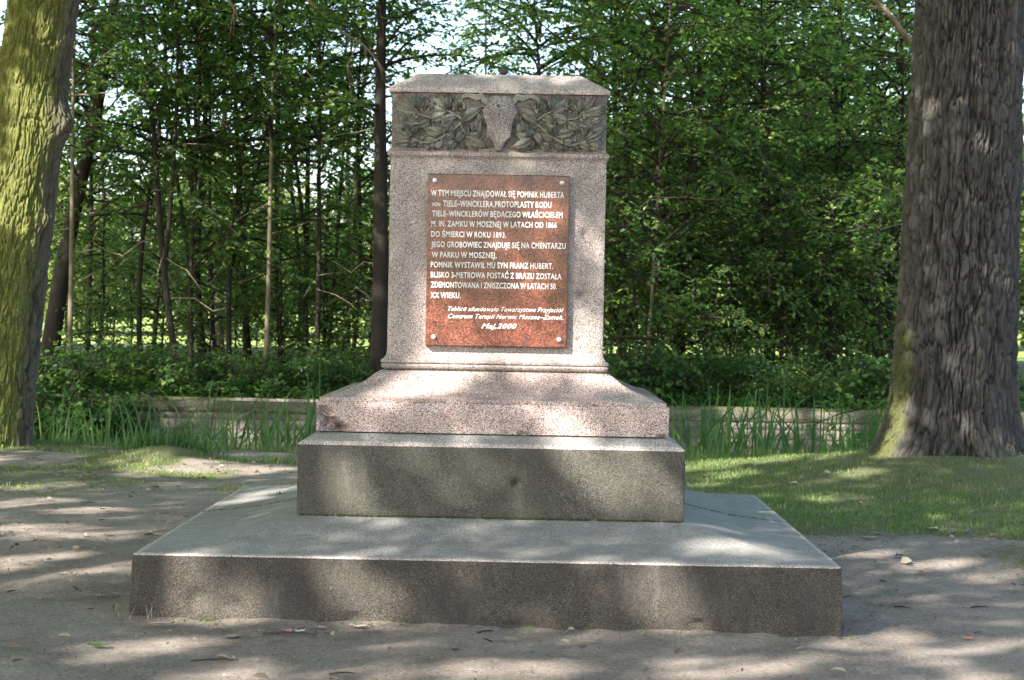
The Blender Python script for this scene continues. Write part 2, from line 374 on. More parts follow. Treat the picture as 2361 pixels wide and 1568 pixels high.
pl = loft('plinth', [(.906, .872), (.92, .876), (.9205, 1.031), (.9065, 1.0315), (.9065, 1.051), (.84, 1.063), (.78, 1.087), (.73, 1.109), (.69, 1.133), (.66, 1.156), (.635, 1.176), (.615, 1.187), (.60, 1.190)],
     m_plinth, mon, .018, .0004, .004, sharp=22, chips=[(-.84, .905, .055, .04, .07), (-.88, .965, .035, .035, .05), (-.79, .888, .04, .025, .06), (.885, .877, .025, .008, .03), (.16, .877, .03, .004, .02), (-.45, 1.034, .22, .006, .008), (.1, 1.035, .16, .006, .008)], edge_wear=.0015, seed=9)
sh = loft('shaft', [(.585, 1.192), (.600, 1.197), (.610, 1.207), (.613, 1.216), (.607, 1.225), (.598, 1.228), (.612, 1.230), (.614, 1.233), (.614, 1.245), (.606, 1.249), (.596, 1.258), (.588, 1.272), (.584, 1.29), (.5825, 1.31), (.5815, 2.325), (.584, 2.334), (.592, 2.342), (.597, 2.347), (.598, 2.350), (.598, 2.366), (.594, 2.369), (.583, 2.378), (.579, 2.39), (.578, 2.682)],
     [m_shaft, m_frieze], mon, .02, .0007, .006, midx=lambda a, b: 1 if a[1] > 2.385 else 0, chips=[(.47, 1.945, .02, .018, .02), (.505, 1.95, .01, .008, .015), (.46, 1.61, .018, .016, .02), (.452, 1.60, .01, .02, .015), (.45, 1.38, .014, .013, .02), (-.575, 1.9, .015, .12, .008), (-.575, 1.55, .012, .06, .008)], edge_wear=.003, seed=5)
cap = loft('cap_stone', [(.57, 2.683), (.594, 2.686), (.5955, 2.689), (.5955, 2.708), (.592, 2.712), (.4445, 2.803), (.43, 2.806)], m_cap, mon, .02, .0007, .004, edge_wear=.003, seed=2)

def tube(pts, radii, sides=8, cap=True):
    pts = [Vector(p) for p in pts]; V = []; F = []
    up = Vector((.13, .2, 1)).normalized()
    for i, p in enumerate(pts):
        d = (pts[min(i+1, len(pts)-1)]-pts[max(i-1, 0)]).normalized()
        a = d.cross(up) if abs(d.dot(up)) < .95 else d.cross(Vector((1, 0, 0))); a.normalize(); b = d.cross(a)
        for k in range(sides):
            t = 2*PI*k/sides; V.append(p+(a*math.cos(t)+b*math.sin(t))*radii[i])
    for i in range(len(pts)-1):
        for k in range(sides):
            F.append((i*sides+k, i*sides+(k+1) % sides, (i+1)*sides+(k+1) % sides, (i+1)*sides+k))
    if cap: F.append(tuple(range(sides))[::-1]); F.append(tuple((len(pts)-1)*sides+k for k in range(sides)))
    return V, F
class MB:
    def __init__(s): s.V = []; s.F = []; s.mi = []
    def add(s, VF, m=0):
        V, F = VF; n = len(s.V); s.V += [tuple(v) for v in V]; s.F += [tuple(i+n for i in f) for f in F]; s.mi += [m]*len(F)
    def build(s, name, mats, parent=None, smooth=True, sharp=35, loc=None):
        return mesh(name, s.V, s.F, mats, parent, smooth, sharp, s.mi, loc)
def lathe(prof, sides=12, c=(0, 0, 0), axis='z'):
    V = []; F = []
    for r, z in prof:
        for k in range(sides):
            t = 2*PI*k/sides; a, b = r*math.cos(t), r*math.sin(t)
            V.append((c[0]+a, c[1]+b, c[2]+z) if axis == 'z' else (c[0]+a, c[1]-z, c[2]+b))
    for i in range(len(prof)-1):
        for k in range(sides): F.append((i*sides+k, i*sides+(k+1) % sides, (i+1)*sides+(k+1) % sides, (i+1)*sides+k))
    F.append(tuple((len(prof)-1)*sides+k for k in range(sides)))
    return V, F
k = MB(); k.add(lathe([(.016, 0), (.016, .06), (.024, .063), (.026, .075), (.024, .085), (.012, .096), (.002, .1)], 12, (0.01, 0, 2.804))); k.build('iron_bolt', m_iron, mon)
# moss in the horizontal joints
def moss_line(x0, x1, y, z, n, seed, hw=.006):
    b = MB(); r = random.Random(seed)
    for i in range(n):
        x = r.uniform(x0, x1); s = r.uniform(.4, 1.3)*hw
        b.add(lathe([(s*1.5, -s*.4), (s*1.2, s*.4), (s*.4, s*.9)], 5, (x, y+r.uniform(-1, 1)*hw*.4, z)))
    return b
b = moss_line(-.99, .99, -1.008, .448, 330, 1); tag(b.build('moss_joint', m_moss, mon), kind='stuff')
b = moss_line(-.6, .6, -.598, 1.192, 90, 2, .005); tag(b.build('moss_joint', m_moss, mon), kind='stuff')
b = moss_line(-.9, .9, -.912, 1.0325, 160, 6, .0022); tag(b.build('moss_joint', m_moss, mon), kind='stuff')
b = moss_line(-.9, .9, -.925, .872, 100, 4, .003); tag(b.build('moss_joint', m_moss, mon), kind='stuff')
for sx in (-1, 1):       # moss filled joint across the base slab
    b = MB(); r = random.Random(8)
    for i in range(150):
        u = r.uniform(1.01, 1.69); z = .447-(u-.99)/.36*.081 if u < 1.35 else .366-(u-1.35)/.344*.041
        s = r.uniform(.0015, .004); b.add(lathe([(s*1.5, -s*.5), (s, s*.3)], 5, (sx*u, .1+r.uniform(-.003, .003), z+.002)))
    tag(b.build('moss_joint', m_moss, mon), kind='stuff')

# ---- frieze relief; coordinates read off the carving
FY = -.5795
def fr(x, y): return (x-1172)*.000593, 2.686-(y-357-(x-1180)*.0164)*.000593
def relief_leaf(p0, p1, w, bend, parent, lift, mirror):
    x0, z0 = fr(*p0); x1, z1 = fr(*p1); w = w*.000593*.62
    if mirror: x0, x1 = -x0, -x1; bend = -bend
    d = Vector((x1-x0, 0, z1-z0)); L = d.length; d.normalize(); s = Vector((d.z, 0, -d.x))
    V = []; F = []; n = 8; prof = [.12, .55, .88, 1, .97, .85, .62, .3, .03]
    for i in range(n+1):
        t = i/n; c = Vector((x0, 0, z0))+d*(L*t)+s*(bend*.16*L*math.sin(PI*t)); hh = .014+.020*math.sin(PI*min(1, t*.9+.1))+lift
        a = w*prof[i]
        ser = 1+.10*math.sin(i*3.1)
        for q, h in ((-1.0*ser, -.004), (-.72*ser, hh*.95), (-.14, hh*.4), (0, hh*1.1), (.14, hh*.4), (.72*ser, hh*.95), (1.0*ser, -.004)):
            V.append(c+s*(a*q)+Vector((0, FY-h, 0)))
    for i in range(n):
        for j in range(6): F.append((i*7+j, i*7+j+1, (i+1)*7+j+1, (i+1)*7+j))
    return mesh('carved_leaf', V, F, m_relief, parent)
LV = [((440,525),(222,495),78,.3),((400,500),(215,440),55,-.2),((415,490),(280,350),62,.2),((420,500),(418,360),62,0),((432,495),(492,385),60,.2),
 ((690,515),(545,385),82,-.3),((690,500),(618,360),62,.1),((705,490),(710,358),62,0),((550,595),(700,520),82,.4),((828,622),(1040,480),72,-.3),
 ((830,560),(1015,490),50,-.2),((790,570),(655,600),58,.5),((440,655),(552,590),62,.4),((390,745),(208,612),62,-.3),((372,762),(232,690),60,-.2),
 ((380,790),(232,768),50,.2),((382,800),(243,828),64,.3),((440,800),(345,850),54,.7),((440,800),(472,850),44,-.4),((650,722),(488,692),78,.3),
 ((602,790),(492,772),52,.2),((600,800),(648,868),62,-.6),((790,790),(710,870),64,.6),((860,700),(795,805),64,.3),((872,640),(905,765),50,.3),
 ((990,560),(1008,730),70,.7),((880,742),(1015,715),62,.5),((870,752),(1072,842),76,.3),((865,752),(985,885),62,.4),((852,760),(862,872),36,0),
 ((640,650),(765,590),56,.3),((560,805),(592,872),34,0),((700,625),(640,560),44,-.2),((520,480),(600,440),44,.2),((760,420),(790,520),46,.3),
 ((470,640),(360,640),50,-.3),((945,600),(930,730),52,-.4),((1000,520),(1020,640),50,.3),((690,770),(780,700),48,.3),((420,640),(400,730),44,.5),((330,600),(250,555),44,.2),((480,420),(560,470),44,.3),((740,640),(700,720),50,.3),((560,700),(480,640),50,-.2),((820,470),(770,400),46,.2),((940,860),(880,800),44,.2),((500,850),(560,850),36,.2),((300,700),(330,640),40,.3),((1050,560),(1035,660),36,.2)]
STEMS = [([(1040,470),(930,550),(820,632),(720,715),(640,760),(560,802),(470,800),(380,765)],13),([(830,590),(760,540),(690,505)],10),([(560,580),(490,560),(430,540),(410,490)],9),
 ([(820,632),(850,690),(868,752)],10),([(560,640),(480,645),(440,650)],7),([(600,800),(590,700),(560,590)],8),([(650,760),(660,830),(720,868),(775,850),(790,790)],8),([(345,830),(380,862),(440,855),(470,810)],8)]
STRAP = [(1075,425),(1030,405),(1010,370),(965,385),(900,372),(845,378),(815,410),(850,455),(850,490),(825,520)]
BERRY = [(500,475),(470,500),(400,552),(425,572),(640,540),(668,560),(700,575),(530,500),(760,500),(820,500),(610,570),(480,760)]
for mir in (False, True):
    br = MB(); rj = random.Random(5+mir)
    for pts, w in STEMS:
        pp = []
        for p in pts:
            x, z = fr(p[0]+rj.uniform(-8, 8)*mir, p[1]+rj.uniform(-8, 8)*mir); pp.append((-x if mir else x, FY-.010, z))
        br.add(tube(pp, [w*.000593*(.75 if i else 1) for i in range(len(pp))], 6))
    for i_, off in enumerate((0, 26)):
        pp = []
        for p in STRAP:
            x, z = fr(p[0], p[1]+off*(1 if p[0] > 900 else .3)); pp.append((-x if mir else x, FY-.012, z))
        br.add(tube(pp, [.014-.0009*i for i in range(len(pp))], 6))
    for p in BERRY:
        x, z = fr(*p); x = -x if mir else x
        br.add(lathe([(.0095, -.004), (.009, .010), (.006, .016), (.001, .019)], 8, (x, FY, z), 'y'))
    par = br.build('carved_branch', m_relief, mon)
    for i, (a, b_, w, bend) in enumerate(LV):
        j = (lambda: rj.uniform(-14, 14)) if mir else (lambda: 0)
        relief_leaf((a[0]+j(), a[1]+j()*.5), (b_[0]+j(), b_[1]+j()*.6), w, bend, par, (i*7 % 5)*.005, mir)
SK = [(1085,400),(1110,388),(1150,383),(1175,394),(1200,391),(1250,386),(1272,396),(1282,440),(1310,470),(1340,530),(1320,580),(1292,640),(1285,700),(1277,762),(1245,786),(1220,820),(1210,858),(1185,885),(1150,882),(1132,858),(1128,820),(1105,785),(1062,760),(1065,700),(1060,640),(1030,580),(1020,510),(1060,460),(1080,430)]
sp = [fr(x+2, y) for x, y in SK]; c0 = (sum(p[0] for p in sp)/len(sp), sum(p[1] for p in sp)/len(sp)); V = []; F = []; n = len(sp)
for sc, dy in ((1.0, .004), (1.0, -.040), (.985, -.050), (.9, -.055), (.5, -.060)):
    V += [(c0[0]+(x-c0[0])*sc, FY+dy, c0[1]+(z-c0[1])*sc) for x, z in sp]
for r_ in range(4): F += [(r_*n+i, (r_+1)*n+i, (r_+1)*n+(i+1) % n, r_*n+(i+1) % n) for i in range(n)]
V.append((c0[0], FY-.061, c0[1])); F += [(4*n+i, 5*n, 4*n+(i+1) % n) for i in range(n)]
skull = mesh('carved_shield', V, F, m_shield, mon, sharp=40)
k = MB(); x, z = fr(1165, 478); k.add(lathe([(.008, 0), (.006, .003), (.003, .001)], 8, (x, FY-.060, z), 'y')); k.build('drill_hole', m_iron, skull)

# ---- plaque
PYF = -.5815-.045; PYB = -.5825
corner = [at_y(985.6, 400.6, MY+PYF), at_y(1312.6, 404.9, MY+PYF), at_y(1307.6, 801.9, MY+PYF), at_y(982, 797, MY+PYF)]
px0 = (corner[0].x+corner[3].x)/2; px1 = (corner[1].x+corner[2].x)/2; pz1 = (corner[0].z+corner[1].z)/2; pz0 = (corner[2].z+corner[3].z)/2
bv = .004
V = [(px0, PYB+.012, pz0), (px1, PYB+.012, pz0), (px1, PYB+.012, pz1), (px0, PYB+.012, pz1), (px0, PYF+bv, pz0), (px1, PYF+bv, pz0), (px1, PYF+bv, pz1), (px0, PYF+bv, pz1),
     (px0+bv, PYF, pz0+bv), (px1-bv, PYF, pz0+bv), (px1-bv, PYF, pz1-bv), (px0+bv, PYF, pz1-bv)]
V = [(x, y-.012*(0), z) for x, y, z in V]
F = [(0, 1, 5, 4), (1, 2, 6, 5), (2, 3, 7, 6), (3, 0, 4, 7), (4, 5, 9, 8), (5, 6, 10, 9), (6, 7, 11, 10), (7, 4, 8, 11), (8, 9, 10, 11)]
plq = mesh('plaque', V, F, m_plaque, mon, smooth=False); tag(plq, 'polished red granite plaque with pale Polish inscription')
def rp(cx_, cy_):   # crop px (plaque close-up) -> plaque plane
    fx, fy = 1660+cx_*.4848, 660+cy_*.4848; p = at_y(fx/1.73486, fy/1.73486, MY+PYF); return p.x, p.z
for q in ((165, 128), (1212, 148), (154, 1418), (1189, 1441)):
    x, z = rp(*q); k = MB(); k.add(lathe([(.0135, -.004), (.0135, .005), (.0115, .011), (.006, .015), (.001, .016)], 16, (x, PYF, z), 'y')); k.build('bolt', m_metal, plq)
def text(s, x0, x1, yb0, yb1, H, shear=0, off=.0, bold=.02):
    bold *= .75; H *= 1.06
    cu = bpy.data.curves.new('t', 'FONT'); cu.body = s; cu.size = 1; cu.shear = shear; cu.offset = bold; cu.extrude = .02; cu.resolution_u = 3
    cu.space_character = 1.1; cu.space_word = .8
    o = bpy.data.objects.new('t', cu); C.objects.link(o); bpy.context.view_layer.update()
    me = bpy.data.meshes.new_from_object(o); bpy.data.objects.remove(o); bpy.data.curves.remove(cu)
    co = np.empty(len(me.vertices)*3, np.float32); me.vertices.foreach_get('co', co); co = co.reshape(-1, 3)
    ax, az = rp(x0, yb0); bx, bz = rp(x1, yb1); capH = .73
    sx = (bx-ax)/(co[:, 0].max()-co[:, 0].min()); sz = H*.4848/(FOC*1.73486)*(MY+PYF-CY)/capH
    X = ax+(co[:, 0]-co[:, 0].min())*sx; Z = (az+(bz-az)*(X-ax)/(bx-ax))*.55+.45*(az+bz)/2+co[:, 1]*sz; Y = PYF-.0012-co[:, 2]*.04
    me.vertices.foreach_set('co', np.stack([X, Y, Z], -1).astype(np.float32).ravel()); me.name = 'inscription_line'
    me.materials.clear(); me.materials.append(m_letter); me.update()
    o = bpy.data.objects.new('inscription_line', me); link(o, plq)
lines = [("W TYM MIEJSCU ZNAJDOWAŁ SIĘ POMNIK HUBERTA",132,1230,253,272,48),("TIELE–WINCKLERA,PROTOPLASTY RODU",232,1126,343,352,48),
 ("TIELE–WINCKLERÓW BĘDĄCEGO WŁAŚCICIELEM",142,1218,425,434,46),("M. IN. ZAMKU W MOSZNEJ W LATACH OD 1866",135,1170,508,518,46),("DO ŚMIERCI W ROKU 1893.",133,752,592,600,46),
 ("JEGO GROBOWIEC ZNAJDUJE SIĘ NA CMENTARZU",133,1243,678,690,46),("W PARKU W MOSZNEJ.",138,672,762,768,46),("POMNIK WYSTAWIŁ MU SYN FRANZ HUBERT.",130,1140,845,856,46),
 ("BLISKO 3-METROWA POSTAĆ Z BRĄZU ZOSTAŁA",130,1208,928,942,46),("ZDEMONTOWANA I ZNISZCZONA W LATACH 50.",130,1170,1011,1024,46),("XX WIEKU.",128,378,1096,1098,46)]
for s, a, b_, c, d, H in lines: text(s, a, b_, c, d, H, bold=.028)
text("VON", 140, 208, 340, 341, 30, bold=.03)
text("Tablicę ufundowało Towarzystwo Przyjaciół", 274, 1226, 1204, 1214, 36, shear=.4, bold=.012)
text("Centrum Terapii Nerwic Moszna–Zamek.", 272, 1224, 1266, 1273, 36, shear=.4, bold=.012)
text("Maj,2000", 548, 838, 1348, 1350, 40, shear=.4, bold=.018)

# ------------------------------------------------------------------ leaves
def leafV(P, D, N, L, W, fold=.14):
    """P base points, D unit direction, N unit normal, arrays (n,3); returns 6 verts and 2 quads a leaf"""
    n = len(P); Sd = np.cross(D, N); L = np.asarray(L).reshape(-1, 1); W = np.asarray(W).reshape(-1, 1)
    pts = [P, P+D*L*.3-Sd*W*.5+N*W*fold, P+D*L*.72-Sd*W*.38+N*W*fold*.6, P+D*L-N*L*.10, P+D*L*.72+Sd*W*.38+N*W*fold*.6, P+D*L*.3+Sd*W*.5+N*W*fold]
    V = np.stack(pts, 1).reshape(-1, 3); b = (np.arange(n)*6)[:, None]
    F = np.concatenate([b+np.array([[0, 1, 2, 3]]), b+np.array([[0, 3, 4, 5]])], 0)
    return V, F
def unit(a): return a/np.maximum(1e-9, np.linalg.norm(a, axis=-1, keepdims=True))
def spray(rg, start, az, length, elev, droop, leafL, out, wood, twig_d=.13, twl=.55, r0=.02):
    n = max(4, int(length/.22)); t = np.linspace(0, 1, n+1)
    d0 = np.array([math.cos(az), math.sin(az), 0]); side = np.array([-math.sin(az), math.cos(az), 0])
    wob = rg.normal(0, .06*length, 3)
    pts = start+d0*(t*length)[:, None]*math.cos(elev)+np.array([0, 0, 1])*((t*math.sin(elev)-droop*t*t)*length)[:, None]+side*(np.sin(t*3+wob[0])*wob[1]-math.sin(wob[0])*wob[1])[:, None]
    wood.append((pts, r0*(1-.8*t), 4))
    m = int(length/twig_d)
    for i in range(m):
        u = .12+.88*(i+rg.random())/m; p = np.array([np.interp(u, t, pts[:, c]) for c in range(3)])
        sgn = 1 if i % 2 else -1
        tl = twl*(1-.55*u)*(.6+.7*rg.random()); a = math.radians(rg.uniform(30, 65))*sgn
        td = d0*math.cos(a)+side*math.sin(a); td = td+np.array([0, 0, rg.normal(0, .45)]); td /= np.linalg.norm(td)
        k = max(2, int(tl/.062)); s = (np.arange(k)+rg.random(k)*.7)/k
        q = p+td*(s*tl)[:, None]-np.array([0, 0, 1])*(.18*tl*s*s)[:, None]
        ts = np.cross(td, [0, 0, 1.]); ls = np.where(np.arange(k) % 2 == 0, 1, -1)[:, None]
        ld = unit(td*.6+ts*ls*.75+rg.normal(0, .35, (k, 3))+np.array([0, 0, -.2]))
        nn = unit(np.cross(np.cross(ld, np.array([0, 0, 1.])+rg.normal(0, .75, (k, 3))), ld))
        LL = leafL*rg.uniform(.6, 1.15, k)
        out.append((q, ld, nn, LL)); wood.append((np.array([p, p+td*tl*.55-[0, 0, .04*tl], p+td*tl-[0, 0, .18*tl]]), np.array([.0045, .003, .0015]), 3))
def build_spray_mesh(name, out, wood, mats, parent=None, wratio=.62, woodscale=1):
    P = np.concatenate([o[0] for o in out]); D = np.concatenate([o[1] for o in out]); N = np.concatenate([o[2] for o in out]); L = np.concatenate([o[3] for o in out])
    V, F = leafV(P, D, N, L, L*wratio); VV = [V]; FF = [F]; mi = [np.zeros(len(F), int)]; base_ = len(V)
    for pts, rad, sd in wood:
        n = len(pts); d = np.gradient(pts, axis=0); d = unit(d); a = unit(np.cross(d, [.12, .21, 1.])); b_ = np.cross(d, a)
        th = np.arange(sd)*2*PI/sd
        R = pts[:, None, :]+(a[:, None, :]*np.cos(th)[None, :, None]+b_[:, None, :]*np.sin(th)[None, :, None])*np.asarray(rad)[:, None, None]*woodscale
        idx = np.arange(n*sd).reshape(n, sd)+base_; nx = np.roll(idx, -1, 1)
        VV.append(R.reshape(-1, 3)); f = np.stack([idx[:-1], nx[:-1], nx[1:], idx[1:]], -1).reshape(-1, 4); FF.append(f); mi.append(np.ones(len(f), int)); base_ += n*sd
    return mesh(name, np.concatenate(VV), np.concatenate(FF), mats, parent, mi=np.concatenate(mi), smooth=False)
def crown_proto(seed, zlo, zhi, R, nb, leafL, mat, bark, skip=None):
    rg = np.random.default_rng(seed); out = []; wood = []
    for i in range(nb):
        z = zlo+(zhi-zlo)*(i+rg.random())/nb; f = (z-zlo)/(zhi-zlo)
        L = R*(.55+.75*math.sin(PI*min(1, .25+.75*f)))*rg.uniform(.5, 1.1)
        spray(rg, np.array([0, 0, z]), rg.uniform(0, 2*PI), L, math.radians(rg.uniform(-8, 62)), rg.uniform(.1, .6), leafL, out, wood, r0=.011+.008*L)
    return build_spray_mesh('crown', out, wood, [mat, bark])
def far_proto(seed, n, leafL):
    g = np.random.default_rng(seed); c = []
    while len(c) < n:
        p = g.uniform(-1, 1, 3)
        if .3 < np.linalg.norm(p) < 1: c.append(p*[3.2, 3.2, 4.2]+[0, 0, 4.4])
    c = np.repeat(np.array(c), 60, 0); P = c+g.normal(0, .38, c.shape); m = len(P); D = unit(g.normal(0, 1, (m, 3))); N = unit(np.cross(np.cross(D, g.normal(0, 1, (m, 3))), D))
    return build_spray_mesh('crown', [(P, D, N, leafL*g.uniform(.6, 1.2, m))], [], [m_farleaf, m_darkbark])
protos = [crown_proto(11, 1.6, 9.5, 1.8, 50, .112, m_leaf, m_darkbark), crown_proto(12, 2.2, 9.5, 2.0, 46, .115, m_leaf, m_darkbark),
          crown_proto(13, .7, 8.5, 2.1, 92, .092, m_leafb, m_darkbark), crown_proto(14, 3.0, 10, 1.9, 44, .11, m_leaf, m_darkbark), far_proto(15, 130, .3),
          crown_proto(16, .3, 3.2, 1.2, 44, .09, m_leafb, m_darkbark), crown_proto(17, .4, 3.8, 1.3, 44, .095, m_leaf, m_darkbark)]
used = [False]*len(protos)
def crown_copy(i, parent, rz, s, name='crown', loc=(0, 0, 0)):
    if used[i]:
        o = protos[i].copy(); C.objects.link(o)
    else: o = protos[i]; used[i] = True
    o.parent = parent; o.rotation_euler = (0, 0, rz); o.scale = (s, s, s); o.location = loc; return o
def trunk_mesh(pts, radii, mat, parent, sides=10, name='trunk'):
    V, F = tube(pts, radii, sides); return mesh(name, V, F, mat, parent)
ORD = ['first', 'second', 'third', 'fourth', 'fifth', 'sixth', 'seventh', 'eighth', 'ninth', 'tenth', 'eleventh', 'twelfth', 'thirteenth', 'fourteenth', 'fifteenth', 'sixteenth', 'seventeenth', 'eighteenth', 'nineteenth', 'twentieth', 'twenty-first', 'twenty-second', 'twenty-third', 'twenty-fourth', 'twenty-fifth', 'twenty-sixth', 'twenty-seventh', 'twenty-eighth']
def wood_tree(xt, xb, wpx, Y, pi, label, mat=m_darkbark, group=None, cs=1., seed=0, H=10, fork=None, up=0):
    """xt, xb: picture column of the trunk at rows 250 and 850; wpx its width; Y its distance row"""
    p1 = at_y(xt, 250, Y); p0 = at_y(xb, 850, Y); g = gzf(p0.x, Y)
    sl = (p1.x-p0.x)/(p1.z-p0.z); bx = p0.x-sl*(p0.z-g); r = wpx/FOC*(Y-CY)/2
    t = empty('tree', (bx, Y, g-.05), label, 'tree', group); rd = random.Random(seed*7+3)
    pts = []; rad = []; n = 12; a1, a2 = rd.uniform(-.12, .12), rd.uniform(-.12, .12)
    for i in range(n+1):
        z = H*i/n; pts.append((sl*z*1.0+a1*math.sin(z*.9+rd.random()*.2), a2*math.sin(z*.7), z)); rad.append(max(.012, r*(1.25 if i == 0 else 1.03)*(1-.075*i)))
    pts[0] = (0, 0, 0); tm = trunk_mesh(pts, rad, mat, t)
    if fork:
        z0, dx = fork; zz = [z0+q for q in (0, .5, 1.2, 2.2, 3.6, 5.5)]
        trunk_mesh([(np.interp(z, [p[2] for p in pts], [p[0] for p in pts])+dx*((z-z0)/3)**.8 if z > z0 else np.interp(z, [p[2] for p in pts], [p[0] for p in pts]), .0, z) for z in zz], [r*.75*(1-.12*i) for i in range(6)], mat, t, 8, 'limb')
    for i in range(7 if Y < 27 else 0):
        z0 = rd.uniform(1.2, 5.5); a = rd.uniform(0, 6.28); L = rd.uniform(.5, 1.4); q0 = Vector((sl*z0, 0, z0)); d = Vector((math.cos(a), math.sin(a), rd.uniform(-.35, .5)))
        q = [q0, q0+d*L*.4+Vector((0, 0, rd.uniform(-.06, .08))), q0+d*L*.7+Vector((0, 0, rd.uniform(-.15, .1))), q0+d*L+Vector((rd.uniform(-.15, .15), 0, rd.uniform(-.3, .1)))]
        V, F = tube(q, [.010, .008, .005, .002], 5); b2 = mesh('dead_branch', V, F, m_twig, t)
    c = crown_copy(pi, t, rd.uniform(0, 6.28), cs*rd.uniform(.85, 1.1)); c.location = (sl*4, 0, up)
    return t
# thicket left of the monument: (column at row 250, column at row 850, width, distance, crown, pale?)
LT = [(215, 112, 44, 21.5, 3, 0), (170, 158, 13, 18.6, 3, 1), (212, 200, 13, 23, 0, 0), (240, 226, 10, 26, 1, 0), (358, 330, 13, 22, 3, 0), (392, 350, 9, 27, 1, 0),
      (345, 412, 17, 20.5, 1, 0), (402, 440, 12, 24, 3, 0), (452, 443, 10, 21.5, 0, 0), (462, 470, 20, 25, 1, 0), (478, 500, 11, 23, 3, 0), (512, 508, 20, 29, 3, 1), (560, 532, 13, 22, 1, 0),
      (545, 572, 18, 26, 0, 0), (630, 612, 13, 20.5, 3, 2), (632, 655, 15, 24.5, 1, 0), (668, 690, 12, 28, 3, 0), (712, 702, 16, 25, 0, 0), (738, 728, 13, 21.5, 1, 0), (800, 752, 10, 26, 3, 0), (842, 778, 15, 30, 1, 1), (835, 808, 11, 23, 0, 0), (880, 872, 44, 19.6, 3, 0)]
kinds = {0: 'slender dark-barked tree', 1: 'slender pale-barked tree', 2: 'slim tree with sunlit mottled bark'}
for i, (xt, xb, w, Y, pi, pale) in enumerate(LT):
    if i == 0: lab = 'thick dark leaning tree close behind the mossy left oak'
    elif i == len(LT)-1: lab = 'thick black-looking tree trunk just left of the monument shaft'
    else: lab = '%s, %s trunk right of the thick leaning one' % (kinds[pale], ORD[i-1])
    wood_tree(xt, xb, w, Y, pi, lab, m_palebark if pale else m_darkbark, 'woodland trees left of the monument', seed=i, up=[0, 2.0, .8, 2.8][i % 4], cs=[1, .8, .95, .65][i % 4], fork=(1.9, .45) if i in (6, 12) else ((2.4, -.4) if i in (9, 17) else None))
RT = [(1424, 1432, 22, 24, 2, 0), (1440, 1470, 10, 21, 0, 0), (1530, 1492, 10, 20, 2, 2), (1600, 1570, 29, 22.5, 2, 0), (1665, 1625, 17, 24.5, 0, 1), (1700, 1695, 14, 27, 2, 0), (1760, 1765, 11, 23, 2, 0), (1850, 1835, 13, 30, 2, 0), (1930, 1915, 12, 25, 2, 0), (2010, 2000, 11, 28, 2, 0), (2070, 2060, 14, 24, 2, 0), (2420, 2430, 14, 33, 0, 0)]
for i, (xt, xb, w, Y, pi, pale) in enumerate(RT):
    lab = ['stout tree half hidden close behind the right edge of the shaft', 'thin dark stem right of the monument shaft beside the stout one', 'slim bent stem low right of the shaft', 'sturdy dark tree right of the shaft with a sunlit foot',
           'pale leaning tree next to the sturdy tree right of the shaft', 'tree with dark stem standing deep in foliage beside the pale leaning tree'][i] if i < 6 else \
          ('tree beyond the right edge behind the right oak' if i == 11 else 'thin leafy tree behind the wall, %s to the left of the right oak' % ORD[10-i])
    wood_tree(xt, xb, w, Y, pi, lab, m_palebark if pale else m_darkbark, 'woodland trees right of the monument', seed=40+i, cs=1.05)
# leafy trees filling behind (second and third rows)
BT = [(1380, 33, 2, 1.2), (1500, 31, 2, 1.2), (1640, 34, 2, 1.25), (1780, 32, 2, 1.3), (1900, 36, 2, 1.25), (2020, 33, 2, 1.3), (2130, 38, 2, 1.3), (1560, 42, 2, 1.4), (1720, 44, 2, 1.4), (1870, 46, 2, 1.4), (1120, 36, 2, 1.2), (1240, 32, 2, 1.2), (800, 40, 1, .8)]
for i, (px, Y, pi, s) in enumerate(BT):
    wood_tree(px, px, 16, Y, pi, 'broad leafy back row tree behind the %s, %s from the left' % (('shaft' if 900 < px < 1400 else ('left thicket' if px < 900 else 'right thicket')), ORD[sorted([q[0] for q in BT if (900 < q[0] < 1400) == (900 < px < 1400) and (q[0] < 900) == (px < 900)]).index(px)]), m_darkbark, 'back row trees', s, 70+i)
